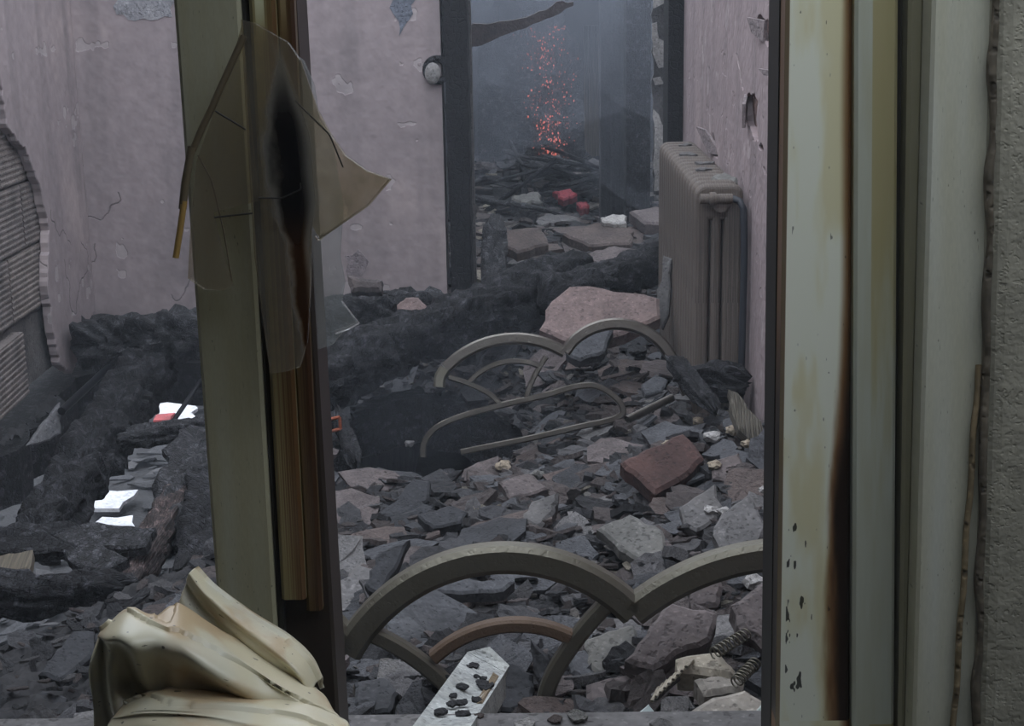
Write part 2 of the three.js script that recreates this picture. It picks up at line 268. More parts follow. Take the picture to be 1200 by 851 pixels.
// brown smoke stain running down one edge, with drips and a few scorch marks
const stileTex = tex(256, 1024, (u, v) => {
  const b = fbm(u * 0.5, v * 1.3, 5, 4, 171); let c = mix3([0.86, 0.87, 0.8], [0.82, 0.8, 0.66], sst(0.4, 0.66, b));
  const n = fbm(u, v * 2, 6, 4, 175), e = 0.98 - (0.05 + 0.2 * sst(0.62, 0.25, v)) * (0.7 + 0.6 * n); c = mix3(c, [0.42, 0.29, 0.17], sst(e - 0.09, e + 0.06, u) * 0.9); c = mix3(c, [0.15, 0.11, 0.08], sst(e + 0.02, e + 0.16, u) * sst(0.7, 0.4, v));
  if (u < 0.03) c = mix3(c, [0.35, 0.27, 0.18], 0.7);
  if (v > 0.03 && v < 0.3 && u > 0.1 && u < 0.5 && fbm(u * 0.5, v * 2.2, 18, 3, 181) > 0.76) c = sc3(c, 0.35);
  if (fbm(u * 0.6, v * 2, 40, 2, 187) > 0.9) c = sc3(c, 0.6);
  return c;
});
const secondTex = tex(256, 1024, (u, v) => { const n = fbm(u, v * 2, 6, 4, 191), y = sst(0.38, 0.42, u) * sst(0.3, 0.75, v + 0.25 * (n - 0.5)); return mix3(mix3([0.68, 0.7, 0.65], [0.64, 0.64, 0.56], n), [0.6, 0.56, 0.39], y * 0.8); });
const beadTex = tex(256, 1024, (u, v) => { const n = fbm(u * 4, v * 0.5, 6, 5, 201); let c = mix3([0.5, 0.46, 0.32], [0.34, 0.24, 0.13], sst(0.35, 0.65, n * 0.6 + u * 0.35)); c = mix3(c, [0.75, 0.75, 0.62], sst(0.9, 0.97, v) * (u > 0.15 && u < 0.6 ? 1 : 0)); return c; });  // pale top end is reflected light painted into the bead colour
const PV = { map: pvcTex, roughness: 0.42 };
const mats = {
  stile: M({ map: stileTex, roughness: 0.38 }), second: M({ map: secondTex, roughness: 0.38 }), outer: M({ map: pvcPlain, roughness: 0.45 }), mullion: M({ map: pvcPlain, color: new THREE.Color(0.68, 0.655, 0.57), roughness: 0.45 }),
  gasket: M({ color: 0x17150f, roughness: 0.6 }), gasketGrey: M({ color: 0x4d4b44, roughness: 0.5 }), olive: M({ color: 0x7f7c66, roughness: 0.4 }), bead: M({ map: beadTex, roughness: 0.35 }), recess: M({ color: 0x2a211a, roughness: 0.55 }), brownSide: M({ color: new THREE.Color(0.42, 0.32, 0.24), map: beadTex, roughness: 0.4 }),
};
// a straight vertical bar: its left and right edge in the picture at two heights, the distance of its face, its depth
function vbar(parent, name, l0, l1, r0, r1, d, depth, mat, o = {}) {
  const [pa, pb] = o.rows ?? [0, 851], y1 = o.top ?? 1.95, y0 = o.bottom ?? 0.8, ch = o.chamfer ?? 0.0025;
  const A = Z(l0, pa, d), B = Z(l1, pb, d), C = Z(r0, pa, d), D = Z(r1, pb, d), line = (p, q, y) => p.x + (q.x - p.x) * (y - p.y) / (q.y - p.y);
  const ring = (y) => { const xl = line(A, B, y), xr = line(C, D, y); return [[xl, -d - depth], [xl, -d - ch], [xl + ch, -d], [xr - ch, -d], [xr, -d - ch], [xr, -d - depth]]; };
  const ys = [y0, y0 + (y1 - y0) * 0.3, y0 + (y1 - y0) * 0.6, y1], rings = ys.map(ring), pos = [], uv = [], ctr = (r) => (r[1][0] + r[4][0]) / 2;
  const us = [-0.1, 0, 0.02, 0.98, 1, 1.1], vOf = (y) => (y - 0.93) / 0.58;
  const put = (k, i, y) => { pos.push(rings[k][i][0], y, rings[k][i][1]); uv.push(us[i], vOf(y)); };
  for (let k = 0; k < ys.length - 1; k++) for (let i = 0; i < 6; i++) { const j = (i + 1) % 6; put(k, i, ys[k]); put(k, j, ys[k]); put(k + 1, j, ys[k + 1]); put(k, i, ys[k]); put(k + 1, j, ys[k + 1]); put(k + 1, i, ys[k + 1]); }
  for (const [k, f] of [[0, 1], [ys.length - 1, 0]]) for (let i = 1; i < 5; i++) { const t = f ? [0, i + 1, i] : [0, i, i + 1]; for (const q of t) put(k, q, ys[k]); }
  const g = new THREE.BufferGeometry(); g.setAttribute('position', new THREE.Float32BufferAttribute(pos, 3)); g.setAttribute('uv', new THREE.Float32BufferAttribute(uv, 2)); g.computeVertexNormals();
  return part(parent, name, g, mat, o.label);
}
{
  const w = grp('window_1', 'smoke stained white plastic window frame with the glass broken out', 'window', null, null, 'structure');
  // mullion with its sash stile and glazing bead
  const m = vbar(w, 'mullion', 203, 265, 281, 331, 1.10, 0.075, mats.mullion, { label: 'olive grey plastic mullion' });
  vbar(w, 'gasket', 280, 330, 291, 339, 1.106, 0.05, mats.gasket, { label: 'dark seal beside the mullion' });
  vbar(w, 'rebate', 288, 334, 347, 398, 1.118, 0.055, mats.recess, { label: 'scorched brown rebate' });
  const cut = Z(345, 702, 1.104).y;
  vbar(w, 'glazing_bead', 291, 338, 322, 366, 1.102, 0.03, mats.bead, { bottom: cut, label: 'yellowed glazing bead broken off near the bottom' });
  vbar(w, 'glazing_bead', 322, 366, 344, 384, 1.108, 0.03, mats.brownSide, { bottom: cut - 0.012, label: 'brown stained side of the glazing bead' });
  // right hand members
  vbar(w, 'gasket', 914, 903, 924, 911, 1.125, 0.05, mats.gasket);
  vbar(w, 'sash_stile', 921, 909, 999, 996, 1.105, 0.06, mats.stile, { label: 'white sash stile with a brown smoke stain down its edge' });
  vbar(w, 'groove_strip', 998, 995, 1003, 1000, 1.114, 0.04, mats.gasket);
  vbar(w, 'frame_step', 1002, 999, 1053, 1048, 1.098, 0.06, mats.second, { label: 'grey frame step with a yellowed band' });
  vbar(w, 'seal', 1052, 1047, 1066, 1054, 1.112, 0.05, mats.gasketGrey);
  vbar(w, 'frame_lip', 1065, 1053, 1084, 1063, 1.094, 0.05, mats.olive);
  vbar(w, 'gap_strip', 1082, 1061, 1096, 1074, 1.13, 0.03, mats.gasket);
  vbar(w, 'outer_frame', 1093, 1070, 1176, 1152, 1.07, 0.09, mats.outer, { label: 'outer white window frame' });
  // bead of sealant against the render
  const cp = []; for (let k = 0; k <= 24; k++) { const py = -40 + k * 40, px = 1168 - 22 * (py / 851) + (k % 3 - 1) * 1.2 + 2 * Math.sin(k * 1.7); cp.push(Z(px, py, 1.064)); }
  part(w, 'sealant', muv(new THREE.TubeGeometry(new THREE.CatmullRomCurve3(cp), 120, 0.0042, 7)), stoneMat(0.2, 0.17, 0.12), 'grubby bead of sealant');
  const cp2 = []; for (let k = 0; k <= 12; k++) { const py = 428 + k * 38, t = k / 12; cp2.push(Z(1147 - 4 * Math.sin(t * 1.2) - 28 * t + Math.sin(k * 2.1), py, 1.066)); }
  part(w, 'sealant', muv(new THREE.TubeGeometry(new THREE.CatmullRomCurve3(cp2), 60, 0.0024, 6)), stoneMat(0.34, 0.26, 0.14), 'thin tan run of sealant');
  // bottom rail under the sashes, head rail, far left stile: outside the view
  part(w, 'bottom_rail', box(-1.25, 0.42, 0.78, 0.84, -1.17, -1.06), mats.outer); part(w, 'head_rail', box(-1.25, 0.42, 1.9, 1.96, -1.17, -1.06), mats.outer); part(w, 'left_stile', box(-1.25, -1.16, 0.78, 1.95, -1.17, -1.06), mats.outer);
  part(w, 'sill', box(-1.3, 0.48, 0.74, SILL, -1.33, -1.12), tones.ash, 'dusty inner sill');
}
// broken glass: sheets with soot burnt onto them
function shardPlate(px, d, thick, lean = 0) { const w = px.map(([x, y]) => Z(x, y, d)), s = w.map((q) => [q.x, q.y]); const pts = sideOf(s) < 0 ? s.reverse() : s; const g = new THREE.ExtrudeGeometry(shapeOf(pts), { depth: thick, bevelEnabled: true, bevelSize: 0.0006, bevelThickness: 0.0006, bevelSegments: 1 }); g.translate(0, 0, -d); return g; }
function shardUV(g, x0, y0, x1, y1, d) { const a = Z(x0, y0, d), b = Z(x1, y1, d), p = g.attributes.position, uv = new Float32Array(p.count * 2); for (let i = 0; i < p.count; i++) { uv[i * 2] = (p.getX(i) - a.x) / (b.x - a.x); uv[i * 2 + 1] = (p.getY(i) - b.y) / (a.y - b.y); } g.setAttribute('uv', new THREE.BufferAttribute(uv, 2)); return g; }
{
  // soot: an elongated blotch over the bead, thinning to brown
  const SX0 = 285, SY0 = 20, SX1 = 460, SY1 = 440;
  const blot = (u, v) => { const px = SX0 + u * (SX1 - SX0), py = SY1 - v * (SY1 - SY0), n = fbm(u, v * 2, 7, 5, 301), c = 333 + (py - 150) * 0.055 + 10 * (n - 0.5), wd = 6 + 17 * sst(60, 165, py) - 11 * sst(225, 285, py) - 2 * sst(300, 420, py); return sst(wd * 1.7, wd * 0.35, Math.abs(px - c) + 12 * (n - 0.5)) * sst(40, 150, py + 30 * (n - 0.5)); };
  const colT = tex(256, 512, (u, v) => { const b = blot(u, v), n = fbm(u, v * 2, 9, 4, 307); return mix3(mix3([0.93, 0.91, 0.86], [0.83, 0.8, 0.72], n), mix3([0.05, 0.045, 0.04], [0.2, 0.12, 0.05], sst(0.5, 0.35, v)), b); });
  const trT = tex(256, 512, (u, v) => { const b = blot(u, v), n = fbm(u, v * 2, 9, 4, 307); return (0.98 - 0.1 * n) * (1 - 0.97 * b); }, false);
  const sooty = MP({ map: colT, transmissionMap: trT, transmission: 1, roughness: 0.12, ior: 1.5, color: 0xffffff });
  const smoked = MP({ color: new THREE.Color(0.82, 0.78, 0.7), transmission: 0.95, roughness: 0.1, ior: 1.5 });
  const clear = MP({ color: new THREE.Color(0.86, 0.88, 0.88), transmission: 0.88, roughness: 0.1, ior: 1.5 });
  const bright = MP({ color: 0xffffff, roughness: 0.03, transmission: 1, thickness: 0.002, ior: 1.52 });
  const brown = M({ color: 0x5d5340, roughness: 0.5 }), tan = M({ color: 0x9a7c45, roughness: 0.5 });
  const a = grp('glass_shard', 'large smoke blackened shard of glass hanging over the window mullion', 'glass', Z(345, 430, 1.07));
  const big = [[284, 24], [300, 28], [338, 50], [352, 70], [372, 128], [388, 158], [405, 182], [430, 200], [458, 210], [432, 240], [400, 262], [376, 279], [366, 262], [364, 330], [360, 400], [352, 428], [335, 434], [318, 436], [300, 300], [292, 170]];
  part(a, 'sooty_sheet', shardUV(shardPlate(big, 1.072, 0.003), SX0, SY0, SX1, SY1, 1.072), sooty, 'glass with a black soot blotch');
  const left = [[284, 30], [296, 170], [303, 234], [250, 248], [262, 300], [273, 334], [262, 339], [240, 338], [222, 325], [226, 250], [232, 190], [252, 132], [272, 80]];
  part(a, 'smoked_sheet', muv(shardPlate(left, 1.078, 0.003)), smoked, 'brown tinted glass leaf left of the soot');
  // the spacer strip along the left break
  const strip = (pts, r, mat, d) => muv(new THREE.TubeGeometry(new THREE.CatmullRomCurve3(pts.map(([x, y]) => Z(x, y, d)), false, 'catmullrom', 0.1), 40, r, 6));
  part(a, 'spacer_strip', strip([[286, 42], [268, 82], [250, 122]], 0.0026, brown, 1.07), brown, 'grey brown spacer strip'); part(a, 'spacer_strip', strip([[251, 121], [236, 152], [226, 176]], 0.0026, brown, 1.069), brown); part(a, 'spacer_strip', strip([[225, 172], [217, 215], [214, 245]], 0.003, brown, 1.068), brown); part(a, 'spacer_strip', strip([[216, 235], [211, 270], [206, 302]], 0.0024, tan, 1.067), tan, 'tan end of the spacer strip');
  // cut edges that catch the daylight
  part(a, 'broken_edge', strip([[457, 210], [432, 240], [400, 262], [377, 278]], 0.0008, bright, 1.068), bright, 'clear broken edge of the glass'); part(a, 'broken_edge', strip([[380, 274], [374, 280], [371, 276]], 0.0015, bright, 1.068), bright);
  part(a, 'crack', strip([[303, 232], [330, 232], [352, 222], [352, 214]], 0.0007, mats.gasket, 1.0688), mats.gasket); part(a, 'crack', strip([[252, 130], [272, 142], [288, 152]], 0.0007, mats.gasket, 1.0688), mats.gasket); part(a, 'crack', strip([[296, 250], [276, 252], [251, 255]], 0.0007, mats.gasket, 1.0688), mats.gasket);
  part(a, 'crack', strip([[346, 118], [362, 134], [386, 158], [402, 196]], 0.0006, mats.gasket, 1.0688), mats.gasket); part(a, 'crack', strip([[232, 182], [248, 212], [262, 270], [272, 330]], 0.0006, brown, 1.077), brown);
  const b = grp('glass_shard', 'pale dusty pane fragment still held in the sash right of the mullion', 'glass', Z(385, 395, 1.125));
  const pane = [[345, 60], [356, 72], [368, 100], [374, 140], [388, 160], [402, 240], [398, 300], [404, 330], [400, 352], [420, 378], [402, 388], [390, 402], [372, 408], [352, 396]];
  part(b, 'pane', muv(shardPlate(pane, 1.126, 0.003)), clear);
  part(b, 'broken_edge', strip([[420, 378], [409, 384], [393, 390]], 0.0016, bright, 1.122), bright, 'clear broken edge of the glass');
}
// melted sheet of plastic at the foot of the mullion
function cr(p0, p1, p2, p3, t) { const t2 = t * t, t3 = t2 * t; return 0.5 * (2 * p1 + (p2 - p0) * t + (2 * p0 - 5 * p1 + 4 * p2 - p3) * t2 + (3 * p1 - p0 - 3 * p2 + p3) * t3); }
function gridSurf(ctrl, nu, nv, thick, ripple) {                 // rows of points, smoothed; closed to a sheet with thickness
  const R = ctrl.length, C = ctrl[0].length, at = (r, c) => ctrl[clamp(r, 0, R - 1)][clamp(c, 0, C - 1)];
  const P = (u, v) => { const x = u * (C - 1), y = v * (R - 1), c = Math.min(C - 2, Math.floor(x)), r = Math.min(R - 2, Math.floor(y)), tx = x - c, ty = y - r, q = V(); for (const k of ['x', 'y', 'z']) { const col = [-1, 0, 1, 2].map((j) => cr(at(r + j, c - 1)[k], at(r + j, c)[k], at(r + j, c + 1)[k], at(r + j, c + 2)[k], tx)); q[k] = cr(...col, ty); } return q; };
  const pos = [], nor = [], idx = [];
  for (let j = 0; j <= nv; j++) for (let i = 0; i <= nu; i++) { const q = P(i / nu, j / nv); if (ripple) q.z += ripple(i / nu, j / nv); pos.push(q); }
  const W = nu + 1, id = (i, j) => clamp(j, 0, nv) * W + clamp(i, 0, nu);
  for (let j = 0; j <= nv; j++) for (let i = 0; i <= nu; i++) { const n = pos[id(i + 1, j)].clone().sub(pos[id(i - 1, j)]).cross(pos[id(i, j + 1)].clone().sub(pos[id(i, j - 1)])).normalize(); nor.push(n); }
  const flat = [], uv = []; for (const s of [0, -1]) pos.forEach((q, k) => { const e = q.clone().addScaledVector(nor[k], s * thick * (nor[k].z < 0 ? -1 : 1)); flat.push(e.x, e.y, e.z); uv.push((k % W) / nu * 1, Math.floor(k / W) / nv); });
  const N = pos.length, quad = (a, b, c, d) => idx.push(a, b, c, a, c, d);
  for (let j = 0; j < nv; j++) for (let i = 0; i < nu; i++) { quad(id(i, j), id(i + 1, j), id(i + 1, j + 1), id(i, j + 1)); quad(N + id(i, j), N + id(i, j + 1), N + id(i + 1, j + 1), N + id(i + 1, j)); }
  for (let i = 0; i < nu; i++) { quad(id(i, 0), N + id(i, 0), N + id(i + 1, 0), id(i + 1, 0)); quad(id(i, nv), id(i + 1, nv), N + id(i + 1, nv), N + id(i, nv)); }
  for (let j = 0; j < nv; j++) { quad(id(0, j), id(0, j + 1), N + id(0, j + 1), N + id(0, j)); quad(id(nu, j), N + id(nu, j), N + id(nu, j + 1), id(nu, j + 1)); }
  const g = new THREE.BufferGeometry(); g.setAttribute('position', new THREE.Float32BufferAttribute(flat, 3)); g.setAttribute('uv', new THREE.Float32BufferAttribute(uv, 2)); g.setIndex(idx); g.computeVertexNormals(); return g;
}
{
  const t = tex(512, 512, (u, v) => { const n = fbm(u, v, 5, 5, 401), f = fbm(u * 2, v, 30, 2, 405); let c = mix3([0.8, 0.77, 0.66], [0.73, 0.65, 0.52], sst(0.45, 0.7, n)); c = mix3(c, [0.78, 0.77, 0.7], sst(0.55, 0.7, fbm(u, v, 4, 3, 409)) * 0.6); if (f > 0.87) c = sc3(c, 0.5); return c; });
  const pm = M({ map: t, roughness: 0.35, side: THREE.DoubleSide });
  const g = grp('melted_panel', 'crumpled cream plastic sheet melted over the foot of the mullion', 'plastic sheet', Z(250, 851, 0.98));
  const row = (a) => a.map(([x, y, d]) => Z(x, y, d));
  part(g, 'rear_fold', gridSurf([
    row([[206, 722, 1.03], [215, 690, 1.03], [224, 668, 1.03], [234, 676, 1.03]]), row([[214, 742, 1.02], [232, 712, 1.02], [246, 692, 1.02], [256, 696, 1.03]]), row([[240, 765, 1.01], [265, 742, 1.005], [288, 724, 1.01], [298, 726, 1.03]]),
    row([[280, 795, 1.0], [305, 770, 0.99], [332, 752, 1.0], [342, 754, 1.03]]), row([[320, 820, 1.0], [340, 795, 0.985], [358, 775, 0.995], [366, 780, 1.03]]), row([[345, 845, 1.0], [360, 820, 0.985], [372, 800, 0.995], [377, 806, 1.03]]),
  ], 24, 60, 0.0025, (u, v) => 0.005 * Math.sin(u * 13 + v * 2) + 0.002 * Math.sin(u * 31 + v * 6)), pm, 'standing rear fold');
  part(g, 'middle_fold', gridSurf([
    row([[112, 900, 1.0], [111, 850, 0.99], [110, 790, 0.985], [114, 748, 0.975], [122, 736, 0.985]]), row([[150, 900, 0.97], [150, 850, 0.965], [146, 800, 0.972], [142, 745, 0.95], [150, 712, 0.985]]), row([[205, 900, 0.95], [203, 850, 0.95], [198, 805, 0.965], [190, 752, 0.945], [180, 722, 0.985]]),
    row([[260, 900, 0.94], [256, 855, 0.94], [250, 815, 0.955], [236, 766, 0.945], [207, 714, 0.995]]), row([[320, 910, 0.935], [318, 870, 0.935], [310, 835, 0.95], [296, 795, 0.95], [262, 745, 1.0]]), row([[370, 920, 0.935], [368, 885, 0.935], [360, 850, 0.945], [345, 815, 0.955], [325, 785, 1.0]]), row([[415, 930, 0.94], [410, 890, 0.94], [402, 860, 0.95], [390, 838, 0.965], [370, 806, 1.0]]),
  ], 60, 70, 0.0025, (u, v) => 0.0045 * Math.sin(u * 26 + v * 7) * sst(0.45, 0.75, u) * (1 - v * 0.4) + 0.005 * Math.sin(v * 46 + 5 * u) * sst(0.45, 0.2, v) * sst(0.9, 0.5, u) + 0.003 * Math.sin(u * 15 + v * 19)), pm, 'broad middle fold with rippled rim');
  part(g, 'front_fold', gridSurf([
    row([[118, 940, 0.95], [120, 890, 0.945], [126, 850, 0.95], [150, 822, 0.965]]), row([[170, 940, 0.925], [170, 885, 0.92], [170, 840, 0.93], [176, 812, 0.96]]), row([[230, 945, 0.91], [230, 890, 0.905], [230, 842, 0.92], [232, 814, 0.955]]), row([[300, 950, 0.905], [300, 895, 0.9], [298, 850, 0.915], [294, 820, 0.95]]), row([[370, 955, 0.905], [368, 900, 0.905], [362, 858, 0.92], [352, 828, 0.95]]), row([[430, 960, 0.91], [428, 910, 0.915], [420, 875, 0.925], [404, 848, 0.95]]),
  ], 50, 60, 0.0025, (u, v) => 0.0034 * Math.sin(u * 34 + v * 5) * (0.4 + 0.6 * sst(0.8, 0.2, v)) + 0.002 * Math.sin(u * 13 - v * 9)), pm, 'front fold with fine ridges');
}
// ------------------------------------------------------------------ rubble bed
const ctrlH = [[-0.5, -1.5, 0.43], [0, -1.5, 0.45], [0.5, -1.5, 0.5], [-0.5, -2.1, 0.4], [0, -2.1, 0.44], [0.5, -2.1, 0.5], [-0.55, -2.8, 0.3], [0, -2.8, 0.38], [0.5, -2.8, 0.46], [-0.55, -3.5, 0.24], [0, -3.4, 0.31], [0.5, -3.5, 0.46],
  [0.05, -4.1, 0.15], [0.28, -4.25, 0.17], [0.55, -4.2, 0.34], [0.15, -3.8, 0.22], [0.2, -5, 0.16], [0.5, -5, 0.26], [0.1, -5.8, 0.24], [0.5, -5.8, 0.22], [-0.5, -5.8, 0.24], [-0.75, -4.6, 0.16], [0, -7, 0.22], [0.6, -7, 0.26], [0, -8.3, 0.2], [0.6, -8.3, 0.22], [0, -9.4, 0.42], [0.7, -9.4, 0.35],
  [-1.0, -2.6, 0.2], [-1.5, -2.4, 0.24], [-1.2, -3, 0.1], [-1.6, -3.1, 0.08], [-1.4, -1.5, 0.3], [-0.75, -3.6, 0.16], [-0.7, -5.4, 0.2]];
function baseH(x, z) {
  let s = 0, w = 0; for (const [a, b, h] of ctrlH) { const k = 1 / ((((x - a) ** 2 + (z - b) ** 2) ** 1.6) + 0.01); s += k * h; w += k; }
  const e = Math.min(edgeDist(x, z, holeA), edgeDist(x, z, holeB)); return s / w * (0.15 + 0.85 * sst(-0.02, 0.28, e));
}
const lump = (x, z) => 0.05 * (fbm(x / 8 + 3, z / 8 + 5, 40, 3, 501) - 0.5) + 0.035 * (fbm(x / 8 + 3, z / 8 + 5, 150, 3, 503) - 0.5);
const ground = (x, z) => baseH(x, z) + lump(x, z);
function bedMesh(x0, x1, z0, z1, st) {
  const nx = Math.round((x1 - x0) / st), nz = Math.round((z1 - z0) / st), pos = [], uv = [], idx = [], ok = [];
  for (let j = 0; j <= nz; j++) for (let i = 0; i <= nx; i++) {
    const x = x0 + i * (x1 - x0) / nx, z = z0 + j * (z1 - z0) / nz, [e, id] = cell(x / 4 + 2, z / 4 + 3, 90, 511), [e2, id2] = cell(x / 4 + 2, z / 4 + 3, 240, 517);
    pos.push(x, ground(x, z) + 0.018 * (id - 0.5) - (e < 0.08 ? 0.012 : 0) + 0.012 * (id2 - 0.5) - (e2 < 0.1 ? 0.006 : 0), z); uv.push(x, z);
    ok.push(!inside(x, z, holeA) && !inside(x, z, holeB));
  }
  const W = nx + 1;
  for (let j = 0; j < nz; j++) for (let i = 0; i < nx; i++) { const a = j * W + i, b = a + 1, c = a + W, d = c + 1; if (ok[a] && ok[b] && ok[c] && ok[d]) idx.push(a, c, b, b, c, d); }
  const g = new THREE.BufferGeometry(); g.setAttribute('position', new THREE.Float32BufferAttribute(pos, 3)); g.setAttribute('uv', new THREE.Float32BufferAttribute(uv, 2)); g.setIndex(idx); g.computeVertexNormals(); return g;
}
top(new THREE.Mesh(bedMesh(XL + 0.01, XR - 0.005, -6.09, -1.36, 0.0125), tones.bed), 'rubble', 'dark ash and crumbled rubble covering the burnt floor of the room', 'rubble', null, 'stuff');
top(new THREE.Mesh(bedMesh(-0.53, 1.48, -9.95, -6.31, 0.03), tones.bed), 'rubble', 'ash and rubble on the floor beyond the doorway', 'rubble', null, 'stuff');

top(new THREE.Mesh(bedMesh(DLi + 0.01, DRi - 0.01, -6.32, -6.085, 0.02), tones.bed), 'rubble', 'strip of ash and rubble on the doorway threshold', 'rubble', null, 'stuff');
// flakes: broken plates with an irregular outline, a little warped
function flakeGeo(k, n = 14 + 2 * (k % 2)) {
  const R = (i, s) => H(k * 31 + i, s, 601), pos = [], ring = [], inner = [];
  const cn = Array.from({ length: n / 2 }, (_, i) => { const a = (i + 0.7 * (R(i, 1) - 0.5)) / (n / 2) * Math.PI * 2, r = 0.5 * (0.62 + 0.56 * R(i, 2)), sq = 1 / Math.max(Math.abs(Math.cos(a)), Math.abs(Math.sin(a))) ** 0.4; return [Math.cos(a) * r * sq, Math.sin(a) * r * sq]; });
  for (let i = 0; i < n; i++) { const p = cn[i >> 1], q = cn[((i >> 1) + 1) % (n / 2)], t = 0.25 + 0.5 * R(i, 21), e = 0.93 + 0.12 * R(i, 22); ring.push(i % 2 ? [(p[0] + (q[0] - p[0]) * t) * e, (p[1] + (q[1] - p[1]) * t) * e] : p); inner.push([ring[i][0] * (0.5 + 0.2 * R(i, 3)), ring[i][1] * (0.5 + 0.2 * R(i, 4))]); }
  const wa = (R(0, 5) - 0.5) * 0.35, wb = (R(0, 6) - 0.5) * 0.3, hh = (x, z, e) => wa * x * x + wb * z * x + e, t = 0.055 + 0.06 * R(0, 7);
  const tp = (i) => [ring[i % n][0], hh(...ring[i % n], 0.04 * (R(i % n, 8) - 0.5)) + t * 0.5, ring[i % n][1]], bt = (i) => [ring[i % n][0] * 0.97, hh(...ring[i % n], 0) - t * 0.5, ring[i % n][1] * 0.97], ip = (i) => [inner[i % n][0], hh(...inner[i % n], 0.05 * (R(i % n, 9) - 0.5)) + t * 0.55, inner[i % n][1]], c = [0, t * 0.55 + 0.02 * (R(0, 10) - 0.5), 0], cb = [0, -t * 0.5, 0];
  for (let i = 0; i < n; i++) { pos.push(...tp(i), ...ip(i), ...ip(i + 1), ...tp(i), ...ip(i + 1), ...tp(i + 1), ...ip(i), ...c, ...ip(i + 1), ...tp(i), ...tp(i + 1), ...bt(i + 1), ...tp(i), ...bt(i + 1), ...bt(i), ...bt(i), ...bt(i + 1), ...cb); }
  const g = new THREE.BufferGeometry(); g.setAttribute('position', new THREE.Float32BufferAttribute(pos, 3));
  const ix = g.attributes.position; for (let i = 0; i < ix.count; i += 3) { /* wind outwards */ const a = V().fromBufferAttribute(ix, i), b = V().fromBufferAttribute(ix, i + 1), d = V().fromBufferAttribute(ix, i + 2), nn = b.clone().sub(a).cross(d.clone().sub(a)), m = a.clone().add(b).add(d); if (nn.dot(m.multiply(V(1, 4, 1))) < 0) { ix.setXYZ(i + 1, d.x, d.y, d.z); ix.setXYZ(i + 2, b.x, b.y, b.z); } }
  muv(g, 0.2 + 0.15 * R(0, 11)); { const u = g.attributes.uv, ou = R(0, 12) * 3, ov = R(0, 13) * 3; for (let i = 0; i < u.count; i++) u.setXY(i, u.getX(i) + ou, u.getY(i) + ov); } g.computeVertexNormals(); return g;
}
const flakes = Array.from({ length: 16 }, (_, k) => flakeGeo(k));
const free = (x, z) => !inside(x, z, holeA) && !inside(x, z, holeB) && x > XL + 0.06 && x < XR - 0.05;
// instanced chips and small flakes
const tmp = new THREE.Object3D(), colr = new THREE.Color();
function scatter(name, label, n, size, areaFn, lift, list, tilt, kindMat) {
  const per = flakes.slice(0, 4).map(() => []);
  for (let i = 0; i < n; i++) { const [x, z] = areaFn(); if (z > -6.15 && !free(x, z)) continue; per[i % 4].push([x, z]); }
  const g = grp(name, label, 'rubble', null, null, 'stuff');
  per.forEach((pts, k) => {
    const im = new THREE.InstancedMesh(flakes[k * 3 + 1], kindMat, pts.length); im.name = 'chips'; im.castShadow = im.receiveShadow = true;
    pts.forEach(([x, z], i) => { const s = size[0] + (size[1] - size[0]) * rnd() ** 2; tmp.position.set(x, ground(x, z) + lift * s + rr(-0.004, 0.02), z); tmp.rotation.set(rr(-tilt, tilt), rr(0, 6.28), rr(-tilt, tilt)); tmp.scale.set(s, s * rr(0.8, 2), s * rr(0.5, 1.1)); tmp.updateMatrix(); im.setMatrixAt(i, tmp.matrix); const c = list[Math.floor(rnd() * list.length)], v = rr(0.7, 1.3); im.setColorAt(i, colr.setRGB(c[0] * v, c[1] * v, c[2] * v)); });
    g.add(im);
  });
}
const chipMat = stoneMat(1, 1, 1, 0.9, 6);
const greys = [[0.065, 0.065, 0.07], [0.1, 0.1, 0.106], [0.145, 0.14, 0.142], [0.04, 0.04, 0.043], [0.115, 0.094, 0.088], [0.17, 0.142, 0.135]], pales = [...greys, ...greys, ...greys, [0.42, 0.38, 0.3], [0.3, 0.27, 0.24], [0.35, 0.33, 0.3]];
const room = () => [rr(-0.75, XR - 0.04), -1.5 - 4.6 * rnd() ** 1.2];
scatter('rubble_chips', 'small grey chips and crumbs strewn through the rubble of the room', 11000, [0.006, 0.045], room, 0.15, pales, 0.7, chipMat);
scatter('rubble_flakes', 'layered dark plaster flakes too small to pick out in the room', 3400, [0.03, 0.11], room, 0.12, greys, 0.5, chipMat);
scatter('rubble_chips', 'small dark crumbs by the left wall and sill', 1200, [0.01, 0.07], () => [rr(XL + 0.07, -0.6), rr(-3.5, -1.6)], 0.12, greys, 0.6, chipMat);
scatter('rubble_flakes', 'flakes and crumbs on the floor beyond the doorway', 1900, [0.03, 0.16], () => [rr(-0.4, 1.2), rr(-9.6, -6.0)], 0.12, pales, 0.4, chipMat);
scatter('rubble_chips', 'heaped char crumbs along the foot of the back wall', 700, [0.02, 0.08], () => [rr(-0.95, -0.3), rr(-6.05, -5.3)], 0.2, greys, 0.8, chipMat);
